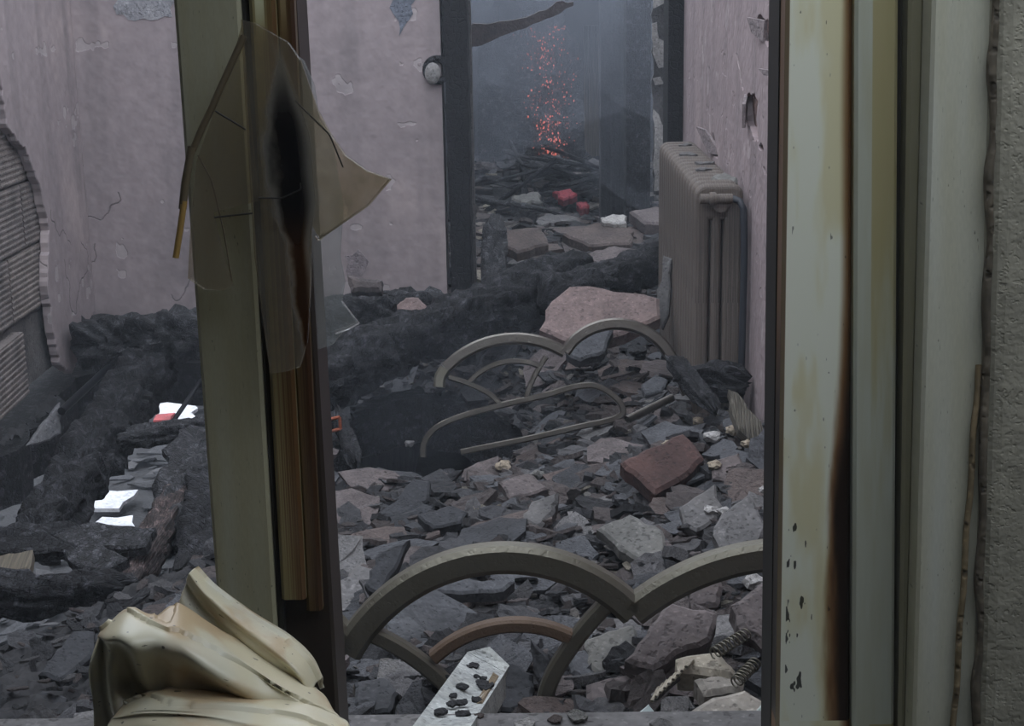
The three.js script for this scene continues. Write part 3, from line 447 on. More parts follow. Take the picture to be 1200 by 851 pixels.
// three hundred flakes one could pick up
{
  const kinds = [['slate', 'bluish grey plaster flake'], ['slateDark', 'soot dark plaster flake'], ['ash', 'ash grey plaster flake'], ['mauve', 'mauve painted plaster flake'], ['brown', 'brownish scorched plaster flake']];
  const proto = {}; let made = 0, tries = 0; const spots = [];
  while (made < 290 && tries++ < 9000) {
    const x = rr(-0.68, XR - 0.06), z = -1.95 - 4.0 * rnd() ** 1.35; if (!free(x, z)) continue;
    const s = (0.05 + 0.12 * rnd() ** 1.6) * (0.85 + 0.1 * -z); if (spots.some(([a, b, r]) => Math.hypot(a - x, b - z) < (r + s) * 0.3)) continue; spots.push([x, z, s]);
    const ki = [0, 0, 0, 1, 1, 2, 3, 3, 4][Math.floor(rnd() * 9)], fi = Math.floor(rnd() * 16), [k, label] = kinds[ki], e = 0.03;
    const m = new THREE.Mesh(flakes[fi], tones[k]); const n = V((ground(x - e, z) - ground(x + e, z)) / (2 * e), 1.2, (ground(x, z - e) - ground(x, z + e)) / (2 * e)).normalize();
    n.x += rr(-0.28, 0.28); n.z += rr(-0.1, 0.4); n.normalize();
    m.position.set(x, ground(x, z) + 0.012 + 0.1 * s, z); m.quaternion.setFromUnitVectors(V(0, 1, 0), n).multiply(new THREE.Quaternion().setFromAxisAngle(V(0, 1, 0), rr(0, 6.28))); m.scale.set(s * rr(0.9, 1.25), s * rr(0.5, 0.95), s * rr(0.6, 1));
    const zone = z > -2.12 ? 'in front of the near bed frame' : z > -2.75 ? (x > 0.2 ? 'just behind the right arch of the near bed frame' : x > -0.2 ? 'just behind the crown of the near bed frame' : 'behind the near bed frame beside the mullion') : z > -3.9 ? (x > 0.3 ? 'on the heap by the right wall' : x > -0.12 ? 'in the middle between the two bed frames' : 'between the bed frames on the mullion side') : z > -5 ? (x > 0.1 ? 'around the right arch of the far bed frame' : 'at the rim of the dark pit') : 'near the doorway threshold';
    top(m, 'plaster_flake', label + ' ' + zone, 'plaster flake', label + ' ' + zone); made++;
  }
}
{ // flat slabs of fallen ceiling plaster on the hall floor
  for (let i = 0; i < 30; i++) { const x = rr(-0.22, 0.85), z = rr(-8.2, -6.25), s = rr(0.14, 0.34), k = ['brown', 'mauve', 'brown', 'ash'][i % 4], m = new THREE.Mesh(flakes[(i * 5) % 16], tones[k]); m.position.set(x, ground(x, z) + 0.03, z); m.rotation.set(rr(0, 0.3), 0, rr(-0.15, 0.15)); m.rotateY(rr(0, 6.28)); m.scale.set(s, s * 0.6, s * rr(0.6, 0.9)); const near = z > -7 ? 'just inside the doorway' : 'farther down the hall floor', lab = { brown: 'brownish', mauve: 'mauve', ash: 'ash grey' }[k] + ' flat ceiling plaster piece ' + near; top(m, 'plaster_piece', lab, 'plaster flake', lab); }
}
// ------------------------------------------------------------------ large broken slabs, each with its own outline
function slab(name, label, cat, px, mat, o = {}) {
  const cx = px.reduce((a, q) => a + q[0], 0) / px.length, cy = px.reduce((a, q) => a + q[1], 0) / px.length;
  let c; if (o.d) c = Z(cx, cy, o.d); else { let y = 0.3; for (let k = 0; k < 12; k++) { c = Yp(cx, cy, y); y = y * 0.5 + 0.5 * (ground(c.x, c.z) + (o.lift ?? 0.03)); } c = Yp(cx, cy, y); }
  const n = V(o.nx ?? 0, 1, o.nz ?? 0.25).normalize(), u = V(1, 0, 0).addScaledVector(n, -n.x).normalize(), v = n.clone().cross(u);
  const pts = px.map(([x, y]) => { const q = Pl(x, y, c, n).sub(c); return [q.dot(u), q.dot(v)]; }); if (sideOf(pts) < 0) pts.reverse();
  const th = o.t ?? 0.02, sz = Math.max(...pts.map((p) => Math.hypot(...p))), J = jag(pts, sz * (o.rough ?? 0.05), sz * 0.22, Math.round(cx * 7 + cy));
  const g = new THREE.ExtrudeGeometry(shapeOf(J), { depth: th, bevelEnabled: true, bevelSize: th * 0.25, bevelThickness: th * 0.2, bevelSegments: 1, bevelOffset: -th * 0.2 }); g.translate(0, 0, -th * 0.9); muv(g);
  const uu = g.attributes.uv; for (let i = 0; i < uu.count; i++) uu.setXY(i, uu.getX(i) + cx * 0.013, uu.getY(i) + cy * 0.017);
  g.applyMatrix4(new THREE.Matrix4().makeBasis(u, v, n).setPosition(c));
  const m = centred(g, mat); return top(m, name, label, cat, o.group);
}
const S = (label, px, tone, o) => slab(o?.name ?? 'plaster_slab', label, o?.cat ?? 'plaster slab', px, typeof tone === 'string' ? tones[tone] : tone, o);
S('large pinkish plaster slab leaning behind the far bed frame', [[633, 388], [640, 365], [668, 338], [690, 337], [735, 345], [772, 352], [773, 374], [748, 384], [712, 398], [665, 402]], 'pink', { d: 4.75, nz: 0.5, t: 0.04 });
S('grey slab under the right arch of the far bed frame', [[664, 416], [688, 388], [718, 388], [708, 414], [680, 424]], 'slate', { d: 4.55, nz: 0.7, t: 0.03 });
S('dark reddish brick coloured slab right of the rubble centre', [[728, 545], [766, 526], [800, 511], [824, 540], [795, 566], [768, 581], [750, 564]], 'red', { nz: 0.5, t: 0.035, lift: 0.08 });
S('pitted olive grey slab just above the dip of the near bed frame', [[700, 622], [738, 605], [776, 624], [779, 646], [756, 664], [726, 646]], 'olive', { nz: 0.45, t: 0.022, lift: 0.06 });
S('grey five cornered flake with a raised corner in mid rubble', [[610, 614], [624, 590], [654, 580], [650, 601], [634, 620]], 'ash', { nz: 0.5, t: 0.03, lift: 0.06 });
S('big brown grey slab below the dip of the near bed frame', [[733, 776], [762, 736], [786, 709], [839, 722], [832, 752], [792, 768], [766, 786]], 'mauve', { nz: 0.5, t: 0.025, lift: 0.07 });
S('mauve slab cut off by the right sash stile', [[858, 712], [905, 678], [935, 690], [935, 760], [905, 768], [872, 746]], 'mauve', { nz: 0.6, t: 0.04, lift: 0.06 });
S('grey slab with a flaked face left of the big brown grey slab', [[686, 752], [740, 734], [752, 764], [720, 800], [692, 784]], 'olive', { nz: 0.45, t: 0.02, lift: 0.03 });
S('small upright mauve slab under the right arch of the near bed frame', [[806, 682], [836, 668], [846, 690], [840, 712], [812, 716]], 'mauve', { nz: 0.8, t: 0.03, lift: 0.05 });
S('dusty long slab at the bottom edge right of the middle', [[688, 806], [740, 792], [784, 786], [778, 816], [712, 838], [690, 832]], 'mauve', { nz: 0.25, t: 0.03, lift: 0.02 });
S('grey plate leaning against the right wall pile, upper one', [[797, 596], [838, 568], [846, 604], [816, 624], [802, 616]], 'ash', { nz: 0.5, lift: 0.05 });
S('broad round edged ash plate close to the right sash stile', [[846, 604], [876, 582], [898, 618], [886, 648], [846, 648], [836, 628]], 'ash', { nz: 0.55, lift: 0.05 });
S('stepped mauve plate below the bark strip', [[836, 542], [866, 532], [872, 556], [852, 566], [836, 562]], 'mauve', { nz: 0.5, lift: 0.04 });
S('grey slate plate left of the bark strip', [[796, 448], [822, 436], [836, 458], [806, 470]], 'slate', { nz: 0.4, lift: 0.05 });
S('flat slate below the pink slab on the right', [[752, 452], [768, 440], [782, 446], [776, 460], [756, 464]], 'slate', { nz: 0.4, lift: 0.05 });
S('pale grey plate beside the mullion foot', [[392, 690], [420, 664], [446, 672], [438, 706], [412, 742], [392, 742]], 'ash', { nz: 0.4, lift: 0.03 });
S('long dark slate leaning above the near bed frame on the left', [[428, 686], [446, 648], [480, 634], [468, 660], [444, 702]], 'slateDark', { nz: 0.7, lift: 0.08 });
S('dark slate plate below the far bed frame rail', [[490, 606], [530, 594], [548, 602], [540, 614], [508, 620]], 'slateDark', { nz: 0.4, lift: 0.06 });
S('slate with a straight broken side left in mid rubble', [[464, 586], [484, 562], [504, 566], [500, 590], [476, 596]], 'slateDark', { nz: 0.6, lift: 0.05 });
S('grey plate by the bed wire mesh at lower left', [[416, 802], [452, 796], [466, 814], [456, 836], [418, 838]], 'slate', { nz: 0.35, lift: 0.03 });
S('pointed slate standing beside the right hand spoke of the near bed frame', [[622, 750], [640, 768], [650, 812], [636, 806], [626, 784]], 'slate', { nz: 1.2, lift: 0.06 });
S('dull slate plate below the inner arc of the near bed frame', [[572, 786], [600, 778], [624, 792], [626, 830], [580, 836]], 'slateDark', { nz: 0.5, lift: 0.04 });
S('slate with a knot like hole right of the near spoke', [[664, 770], [690, 762], [708, 796], [692, 804], [670, 790]], 'slate', { nz: 0.4, lift: 0.03 });
S('mid grey plate under the yellow crumb', [[584, 566], [620, 556], [642, 574], [618, 582], [598, 586]], 'mauve', { nz: 0.4, lift: 0.05 });
S('scorched brown plate under the near arch crown', [[508, 712], [548, 682], [556, 704], [540, 726]], 'brown', { nz: 0.5, lift: 0.05 });
S('split slates heaped under the near arch crown', [[500, 694], [540, 680], [602, 684], [590, 694], [540, 698]], 'slate', { nz: 0.3, lift: 0.07 });
S('round flower edged pinkish flake at the foot of the back wall', [[466, 358], [476, 350], [490, 350], [501, 362], [494, 378], [478, 380], [468, 372]], 'pink', { d: 5.2, nz: 1.2, t: 0.03 });
S('block of mauve plaster against the back wall', [[408, 324], [420, 328], [447, 330], [446, 342], [412, 342]], 'mauve', { d: 5.6, nz: 2, t: 0.06 });
S('brown slab just inside the doorway on the left', [[588, 272], [634, 268], [642, 288], [606, 298], [594, 292]], 'brown', { d: 6.7, nz: 0.35, t: 0.04 });
S('flat brown slab in the doorway centre', [[660, 276], [700, 262], [742, 272], [738, 288], [690, 290]], 'brown', { d: 7.0, nz: 0.3, t: 0.04 });
S('wide pinkish slab at the right of the doorway', [[738, 250], [770, 244], [784, 252], [780, 264], [756, 264]], 'mauve', { d: 7.4, nz: 0.3, t: 0.05 });
S('grey slab before the doorway beam', [[684, 300], [720, 290], [760, 296], [742, 310], [700, 312]], 'mauve', { d: 6.1, nz: 0.35, t: 0.04 });
S('thin broken plate propped on the radiator side', [[770, 350], [778, 300], [788, 304], [784, 360], [776, 386]], 'ash', { d: 4.9, nz: 3, nx: -1, t: 0.02 });
S('white crumpled scrap lying beyond the doorway', [[704, 256], [718, 252], [734, 254], [734, 262], [720, 264], [708, 262]], tones.white, { d: 7.1, nz: 0.4, t: 0.03, rough: 0.14, name: 'paper_scrap', cat: 'scrap' });
S('white cloth scrap far beyond the doorway', [[600, 232], [630, 226], [636, 238], [610, 240]], tones.olive, { d: 8.2, nz: 0.5, t: 0.04, rough: 0.14, name: 'cloth_scrap', cat: 'scrap' });
const redMat = stoneMat(0.4, 0.06, 0.08);
S('crumpled red scrap, upper of two beyond the doorway', [[648, 226], [668, 222], [676, 230], [660, 236]], redMat, { d: 8.4, nz: 0.6, t: 0.04, rough: 0.14, name: 'red_scrap', cat: 'scrap' });
S('small red scrap, lower of two beyond the doorway', [[676, 238], [688, 238], [690, 244], [680, 246]], redMat, { d: 8.0, nz: 0.6, t: 0.04, rough: 0.14, name: 'red_scrap', cat: 'scrap' });
const barkMat = M({ color: new THREE.Color().setRGB(0.36, 0.34, 0.29), map: rep(T.wood, 4), bumpMap: rep(T.woodB, 4), bumpScale: 0.02, roughness: 0.9 });
slab('bark_strip', 'grey splintered wood strip lying against the right wall', 'wood', [[854, 458], [864, 462], [884, 488], [898, 510], [904, 530], [886, 526], [866, 504], [858, 484]], barkMat, { nz: 0.9, t: 0.03, lift: 0.08 });
slab('wood_splinter', 'pale split splinter lying at the foot of the radiator', 'wood', [[793, 437], [812, 443], [826, 458], [820, 464], [804, 452]], stoneMat(0.4, 0.32, 0.23), { nz: 0.8, t: 0.025, lift: 0.07 });
// crumbs of pale stone
{
  const list = [[590, 546, 15, 'cream', 'yellow crumb on the mid grey plate'], [782, 521, 11, 'cream', 'cream crumb on top of the reddish slab'], [818, 494, 12, 'cream', 'cream crumb, upper one above the mauve plates'], [834, 512, 16, 'white', 'curled pale crumb right of the reddish slab'], [836, 545, 14, 'cream', 'cream lump below the bark strip'], [848, 600, 14, 'white', 'white crumb on the round edged ash plate'], [832, 598, 15, 'white', 'pale lump between the two ash plates'], [892, 558, 10, 'white', 'small white crumb near the right sash stile, upper'], [894, 574, 9, 'white', 'small white crumb near the right sash stile, lower'], [858, 504, 14, 'cream', 'cream crumb under the bark strip'], [876, 520, 12, 'cream', 'tan crumb at the lower end of the bark strip'], [630, 556, 14, 'olive', 'olive crumb in mid rubble'], [840, 672, 14, 'white', 'white lump under the right arch crown'], [884, 682, 22, 'white', 'white broken lump beside the mauve cut off slab'], [868, 728, 12, 'white', 'white crumb left of the mauve cut off slab'], [900, 786, 16, 'olive', 'pale lump at the lower right sash stile'], [604, 668, 10, 'white', 'white crumb under the near arch crown'], [726, 586, 16, 'slate', 'bluish crumb above the pitted olive slab'], [480, 520, 10, 'ash', 'ash crumb below the far bed frame']];
  list.forEach(([px, py, w, tone, label], i) => { let y = 0.35, c; for (let k = 0; k < 12; k++) { c = Yp(px, py, y); y = y * 0.5 + 0.5 * (ground(c.x, c.z) + 0.05); } c = Yp(px, py, y); const s = w / F * -c.z * 1.25; const g = new THREE.IcosahedronGeometry(0.5, 1), p = g.attributes.position; for (let k = 0; k < p.count; k++) { const q = V().fromBufferAttribute(p, k), f = 0.7 + 0.6 * H(Math.round(q.x * 90) + i * 7, Math.round(q.y * 90) + Math.round(q.z * 57), 777); p.setXYZ(k, q.x * f, q.y * f * 0.7, q.z * f); } g.rotateY(i); g.scale(s, s, s * 0.9); g.computeVertexNormals(); const m = new THREE.Mesh(muv(g, 2), tones[tone]); m.position.copy(c); top(m, 'rubble_crumb', label, 'crumb'); });
}
// ------------------------------------------------------------------ charred timber
function charBeam(a, b, w, h, s0, o = {}) {
  const d = b.clone().sub(a), L = d.length(), nl = Math.max(10, Math.round(L / 0.022)), k = o.per ?? 36, pos = [], uv = [], idx = [];
  d.normalize(); const side = d.clone().cross(V(0, 1, 0)).normalize(), up = side.clone().cross(d).normalize();
  for (let i = 0; i <= nl; i++) { const t = i / nl, taper = 1 - (o.taper ?? 0.15) * t, end = Math.min(1, Math.min(t, 1 - t) * L / 0.06 + 0.35);
    for (let j = 0; j <= k; j++) { const an = (j % k) / k * Math.PI * 2, c = Math.cos(an), s = Math.sin(an), sq = 1 / Math.max(Math.abs(c), Math.abs(s)) ** (o.square ?? 0.6);
      const uu = (j % k) / k * 2, vv = t * L * 2.4, [e, id] = cell(uu / 8 + 0.13 * s0, vv / 8 + 0.2, 52, s0), n = fbm(uu / 8 + 0.3, vv / 8 + 0.1 * s0, 24, 4, s0 + 3);
      const q = (0.5 + (0.26 * (n - 0.5) + 0.14 * (id - 0.5) - 0.12 * sst(0.22, 0, e)) * (o.rough ?? 1)) * sq * taper * end, p = a.clone().addScaledVector(d, t * L + (end < 1 ? 0.05 * (id - 0.5) : 0)).addScaledVector(side, c * q * w).addScaledVector(up, s * q * h + (o.sag ?? 0) * Math.sin(t * 3.14) + 0.02 * (fbm(t * 0.4, 0.3, 9, 2, s0) - 0.5));
      pos.push(p.x, p.y, p.z); uv.push((j / k) * 2 * (w + h), t * L); } }
  const W = k + 1; for (let i = 0; i < nl; i++) for (let j = 0; j < k; j++) { const p = i * W + j; idx.push(p, p + W, p + 1, p + 1, p + W, p + W + 1); }
  for (const e of [0, nl]) { const c = pos.length / 3, q = V(); for (let j = 0; j < k; j++) q.add(V(pos[(e * W + j) * 3], pos[(e * W + j) * 3 + 1], pos[(e * W + j) * 3 + 2])); q.multiplyScalar(1 / k); pos.push(q.x, q.y, q.z); uv.push(0, 0); for (let j = 0; j < k; j++) e ? idx.push(c, e * W + j + 1, e * W + j) : idx.push(c, j, j + 1); }
  const g = new THREE.BufferGeometry(); g.setAttribute('position', new THREE.Float32BufferAttribute(pos, 3)); g.setAttribute('uv', new THREE.Float32BufferAttribute(uv, 2)); g.setIndex(idx); g.computeVertexNormals(); return g;
}
function beam(label, p, q, w, h, s0, mat = charMat, o = {}) { return top(centred(charBeam(Z(...p), Z(...q), w, h, s0, o), mat), o.name ?? 'charred_beam', label, 'beam'); }
beam('thick charred beam lying diagonally before the doorway', [350, 455, 4.75], [684, 314, 5.75], 0.2, 0.18, 61, charMat, { taper: 0.05 });
beam('charred log under the upper right end of the diagonal beam', [640, 352, 5.3], [800, 298, 5.75], 0.2, 0.17, 63, charMat, { taper: 0.3 });
beam('charred post stub standing in the doorway', [580, 352, 5.9], [580, 258, 6.2], 0.11, 0.1, 65, charGrey);
beam('charred beam across the foot of the back wall behind the mullion', [92, 402, 5.75], [300, 388, 5.6], 0.22, 0.2, 67, charGrey, { rough: 1.3, taper: 0.05 });
beam('second charred beam along the foot of the back wall above the pit', [300, 392, 5.75], [520, 366, 5.75], 0.2, 0.2, 69, charGrey, { rough: 1.4, taper: 0 });
beam('burnt joist running towards the viewer over the left void', [182, 420, 5.75], [38, 640, 3.9], 0.17, 0.19, 71, charMat, { rough: 1.1 });
beam('burnt joist with reddish brown wood laid bare left of the mullion', [262, 512, 4.7], [96, 765, 3.1], 0.1, 0.13, 73, charBrown, { taper: 0.25, rough: 0.8 });
beam('charred joist stub just left of the mullion', [250, 520, 4.55], [196, 640, 3.8], 0.17, 0.15, 75, charGrey, { rough: 1.2 });
beam('charred cross timber at the left edge of the view', [-80, 646, 3.7], [104, 628, 3.8], 0.1, 0.09, 77, charMat, {});
beam('charred cross timber lower at the left edge of the view', [-80, 700, 3.3], [150, 690, 3.3], 0.12, 0.1, 79, charMat, {});
beam('charred cross timber under the burnt joist at the left', [120, 520, 4.75], [262, 498, 4.8], 0.1, 0.08, 81, charGrey, { rough: 1.3 });
beam('leaning charred post close to the left of the mullion', [255, 560, 4.2], [225, 770, 3.1], 0.16, 0.12, 83, charMat, {});
beam('black strut in front of the pit beside the mullion', [396, 480, 4.3], [416, 548, 4.1], 0.045, 0.04, 85, charMat, { taper: 0 });
beam('blackened stick under the right end of the far bed frame', [786, 420, 4.2], [838, 480, 3.9], 0.06, 0.05, 87, charMat, {});
beam('curved charred lump at the foot of the radiator', [800, 448, 4.15], [872, 452, 4.1], 0.15, 0.12, 89, charMat, { taper: 0.2 });
// burnt boards lying in layers over the left void
const boards = [['long grey burnt board at left, top of the layered boards', [[60, 630], [100, 614], [182, 620], [170, 642], [96, 646]], charGrey, 3.55], ['burnt board at left, middle of the layered boards', [[-10, 632], [50, 622], [92, 646], [40, 650], [-10, 648]], charMat, 3.5], ['burnt board at left, lowest of the layered boards', [[72, 646], [120, 640], [150, 656], [120, 672], [90, 664]], charGrey, 3.45], ['pale splintered board end at the left picture edge', [[-10, 654], [38, 646], [34, 668], [-10, 678]], M({ color: new THREE.Color().setRGB(0.28, 0.25, 0.2), map: rep(T.wood, 3), roughness: 0.9 }), 3.4], ['slanted grey burnt board beside the mullion above the joist', [[190, 528], [214, 508], [244, 528], [244, 580], [222, 562]], charGrey, 4.3], ['flat grey slab on the left rubble heap', [[46, 792], [86, 742], [110, 742], [108, 770], [70, 800]], tones.slateDark, 2.75], ['dark slab at the lower left corner', [[26, 840], [50, 812], [78, 820], [74, 852], [36, 860]], tones.slateDark, 2.55]];
boards.forEach(([label, px, mat, d]) => slab('burnt_board', label, 'board', px, mat, { d, nz: 0.35, t: 0.025 }));
// blackened pipes crossing the void by the left wall
{
  const m = M({ color: 0x15171b, roughness: 0.5, metalness: 0.4 });
  const pipe = (label, p, q, r) => top(centred(muv(new THREE.CylinderGeometry(r, r, Z(...p).distanceTo(Z(...q)), 8).applyMatrix4(new THREE.Matrix4().compose(Z(...p).add(Z(...q)).multiplyScalar(0.5), new THREE.Quaternion().setFromUnitVectors(V(0, 1, 0), Z(...q).sub(Z(...p)).normalize()), V(1, 1, 1)))), m), 'metal_rod', label, 'rod');
  pipe('black rod slanting up by the torn left wall', [72, 482, 5.0], [128, 430, 5.6], 0.014); pipe('thin black rod left of the mullion over the void', [196, 504, 5.2], [240, 440, 5.5], 0.009);
}
// dark debris layer added to darken the floor below, then sheets and scraps on top
{
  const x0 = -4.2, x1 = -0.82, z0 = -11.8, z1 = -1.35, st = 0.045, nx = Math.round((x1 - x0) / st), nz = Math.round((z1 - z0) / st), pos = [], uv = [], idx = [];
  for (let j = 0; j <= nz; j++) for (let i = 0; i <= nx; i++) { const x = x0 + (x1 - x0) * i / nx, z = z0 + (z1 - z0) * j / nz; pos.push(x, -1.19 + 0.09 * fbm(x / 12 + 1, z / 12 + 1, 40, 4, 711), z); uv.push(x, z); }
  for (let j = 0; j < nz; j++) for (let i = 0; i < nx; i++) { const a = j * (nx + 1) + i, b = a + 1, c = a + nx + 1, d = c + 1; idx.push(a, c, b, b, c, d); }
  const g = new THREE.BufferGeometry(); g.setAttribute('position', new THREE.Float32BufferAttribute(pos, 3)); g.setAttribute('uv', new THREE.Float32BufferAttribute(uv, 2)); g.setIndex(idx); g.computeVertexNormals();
  top(new THREE.Mesh(g, tones.bed), 'rubble', 'charred rubble layer added to darken the floor of the storey below', 'rubble', null, 'stuff');
  const pts = Array.from({ length: 900 }, () => [rr(-3.4, -0.9), rr(-10.5, -4.5)]), im = new THREE.InstancedMesh(flakes[7], chipMat, pts.length);
  pts.forEach(([x, z], i) => { const s = rr(0.04, 0.22), c = greys[i % 4]; tmp.position.set(x, -1.13, z); tmp.rotation.set(rr(-0.3, 0.3), rr(0, 6), rr(-0.3, 0.3)); tmp.scale.set(s, s * 0.7, s * 0.5); tmp.updateMatrix(); im.setMatrixAt(i, tmp.matrix); im.setColorAt(i, colr.setRGB(...c)); });
  top(im, 'rubble_chips', 'burnt bits added to darken the floor of the storey below', 'rubble', null, 'stuff');
}
{
  const sheet = M({ color: new THREE.Color().setRGB(0.86, 0.87, 0.9), map: rep(T.stone, 1.2), roughness: 0.35 }), red = stoneMat(0.6, 0.1, 0.1);
  const low = (label, px, mat, rise = 0.02) => { const y = -1.09, w = px.map(([x, z]) => Yp(x, z, y + 0.01)), pts = w.map((q) => [q.x, -q.z]); if (sideOf(pts) < 0) pts.reverse(); const g = new THREE.ExtrudeGeometry(shapeOf(jag(pts, 0.03, 0.1, 7)), { depth: rise, bevelEnabled: false }); g.rotateX(-Math.PI / 2); g.translate(0, y, 0); top(centred(muv(g), mat), 'fallen_sheet', label, 'sheet'); };
  low('white sheet on the lower floor below the torn left wall', [[104, 438], [142, 446], [136, 464], [110, 468]], sheet); low('white crumpled sheet on the lower floor left of the mullion', [[190, 470], [200, 448], [232, 444], [232, 480], [222, 500], [180, 484]], sheet); low('bright white sheet seen between the joists, upper piece', [[116, 576], [162, 576], [140, 598], [106, 598]], sheet); low('bright white sheet seen between the joists, lower piece', [[110, 616], [120, 608], [156, 606], [160, 622], [118, 622]], sheet); low('red scrap on the lower floor left of the mullion', [[184, 493], [206, 491], [200, 500], [180, 500]], red, 0.05);
}
slab('plaster_plate', 'pale plaster plate hanging below the broken clay blocks', 'plaster slab', [[32, 522], [52, 494], [70, 472], [71, 508], [58, 516]], stoneMat(0.3, 0.3, 0.31), { d: 5.0, nz: 3, nx: 2, t: 0.02 });

// ------------------------------------------------------------------ bed frames
const bronze = MP({ color: new THREE.Color().setRGB(0.15, 0.14, 0.11), metalness: 0.7, roughness: 0.45, bumpMap: rep(T.stoneB, 3), bumpScale: 0.002 });
const dustyMetal = MP({ color: new THREE.Color().setRGB(0.13, 0.118, 0.103), metalness: 0.8, roughness: 0.3, bumpMap: rep(T.stoneB, 3), bumpScale: 0.002 });
const rusty = MP({ color: new THREE.Color().setRGB(0.13, 0.085, 0.055), metalness: 0.3, roughness: 0.6, bumpMap: rep(T.stoneB, 6), bumpScale: 0.003 });
function flatBar(pts, w, dep, n, o, nrm) {                      // a bar bent in the plane (o, nrm): width in the plane, depth along the normal
  const c = new THREE.CatmullRomCurve3(pts.map(([x, y]) => Pl(x, y, o, nrm)), false, 'centripetal'), pos = [], idx = [], ch = 0.18, sec = [[-0.5 + ch, -0.5], [0.5 - ch, -0.5], [0.5, -0.5 + ch], [0.5, 0.5 - ch], [0.5 - ch, 0.5], [-0.5 + ch, 0.5], [-0.5, 0.5 - ch], [-0.5, -0.5 + ch]], K = 8;
  for (let i = 0; i <= n; i++) { const p = c.getPointAt(i / n), t = c.getTangentAt(i / n), sd = nrm.clone().cross(t).normalize(); for (const [a, b] of sec) { const q = p.clone().addScaledVector(sd, a * w).addScaledVector(nrm, b * dep); pos.push(q.x, q.y, q.z); } }
  for (let i = 0; i < n; i++) for (let j = 0; j < K; j++) { const a = i * K + j, b = i * K + (j + 1) % K; idx.push(a, b, a + K, b, b + K, a + K); }
  for (const e of [0, n]) for (let j = 1; j < K - 1; j++) e ? idx.push(e * K, e * K + j, e * K + j + 1) : idx.push(0, j + 1, j);
  const g = new THREE.BufferGeometry(); g.setAttribute('position', new THREE.Float32BufferAttribute(pos, 3)); g.setIndex(idx); const f = g.toNonIndexed(); f.computeVertexNormals(); muv(f);
  const e = V().fromBufferAttribute(f.attributes.position, 0); return f;
}
const arc = (x0, y0, x1, y1, xm, ym, n = 9) => { // circle through three picture points
  const A = x0 - xm, B = y0 - ym, C = x1 - xm, D = y1 - ym, E = (A * (x0 + xm) + B * (y0 + ym)) / 2, G = (C * (x1 + xm) + D * (y1 + ym)) / 2, q = A * D - B * C, cx = (E * D - B * G) / q, cy = (A * G - E * C) / q, r = Math.hypot(x0 - cx, y0 - cy); let a0 = Math.atan2(y0 - cy, x0 - cx), a1 = Math.atan2(y1 - cy, x1 - cx); if (a1 < a0) a1 += Math.PI * 2; if (a1 - a0 > Math.PI * 1.2) { a1 -= Math.PI * 2; } return Array.from({ length: n }, (_, i) => { const a = a0 + (a1 - a0) * i / (n - 1); return [cx + r * Math.cos(a), cy + r * Math.sin(a)]; }); };
{
  const o = Z(600, 720, 2.1), n = V(0, 0.06, 1).normalize();
  const g = grp('bed_footboard', 'near dark metal bed frame of scalloped arches standing in the rubble', 'bed frame', Z(590, 835, 2.1));
  const W = 0.043, D = 0.036, B = (name, pts, w, d, k, mat, label) => part(g, name, flatBar(pts, w, d, k, o, n), mat, label);
  B('arch', arc(408, 762, 742, 716, 568, 655, 17), W, D, 64, bronze); B('arch', arc(742, 716, 1076, 686, 905, 650, 17), W, D, 64, bronze); B('arch', [[408, 762], [392, 738], [368, 722], [340, 724], [316, 744], [302, 780], [296, 830]], W, D, 40, bronze, 'broken stub of the third arch');
  B('inner_arc', arc(508, 770, 668, 746, 588, 733), 0.02, 0.026, 30, rusty, 'rusty inner arc');
  B('spoke', [[436, 742], [470, 760], [508, 788], [545, 826], [575, 862]], 0.024, 0.024, 24, bronze); B('spoke', [[712, 706], [690, 730], [664, 764], [644, 800], [630, 862]], 0.024, 0.024, 24, bronze);
  B('rail', [[290, 912], [400, 905], [760, 885], [1090, 868]], 0.03, 0.03, 30, bronze, 'rail sunk in the rubble'); B('post', [[296, 822], [296, 870], [296, 940]], 0.035, 0.036, 12, bronze); B('post', [[1076, 676], [1078, 760], [1080, 900]], 0.035, 0.036, 12, bronze);
}
{
  const o = Z(640, 420, 4.3), n = V(0.02, 0.32, 1).normalize();
  const g = grp('bed_headboard', 'far metal bed frame with two arches and a stadium loop tipped into the pit', 'bed frame', Z(640, 530, 4.2));
  const B = (name, pts, w, d, k, mat, label) => part(g, name, flatBar(pts, w, d, k, o, n), mat, label);
  B('arch', [...arc(522, 432, 662, 413, 600, 397, 9)], 0.033, 0.04, 40, dustyMetal); B('arch', [[662, 413], ...arc(672, 400, 786, 418, 726, 380, 9), [797, 440], [806, 462]], 0.033, 0.04, 50, dustyMetal);
  B('end_post', [[522, 432], [516, 442], [515, 454]], 0.033, 0.04, 16, bronze);
  B('inner_arc', arc(550, 448, 634, 430, 594, 424), 0.016, 0.024, 24, dustyMetal); B('spoke', [[526, 442], [550, 450], [574, 462], [588, 476]], 0.016, 0.022, 18, dustyMetal); B('spoke', [[640, 418], [630, 434], [622, 450], [615, 472]], 0.016, 0.022, 18, dustyMetal);
  B('loop', [[496, 536], [497, 520], [508, 504], [530, 492], [580, 477], [640, 463], [676, 453], [696, 452], [714, 460], [728, 474], [730, 484], [722, 490], [680, 500], [620, 514], [570, 524], [540, 530]], 0.018, 0.024, 90, dustyMetal, 'bent stadium loop');
  part(g, 'rod', (() => { const a = Z(735, 492, 4.2), b = Z(788, 466, 4.3), q = new THREE.TubeGeometry(new THREE.LineCurve3(a, b), 4, 0.012, 8); return muv(q); })(), dustyMetal);
}
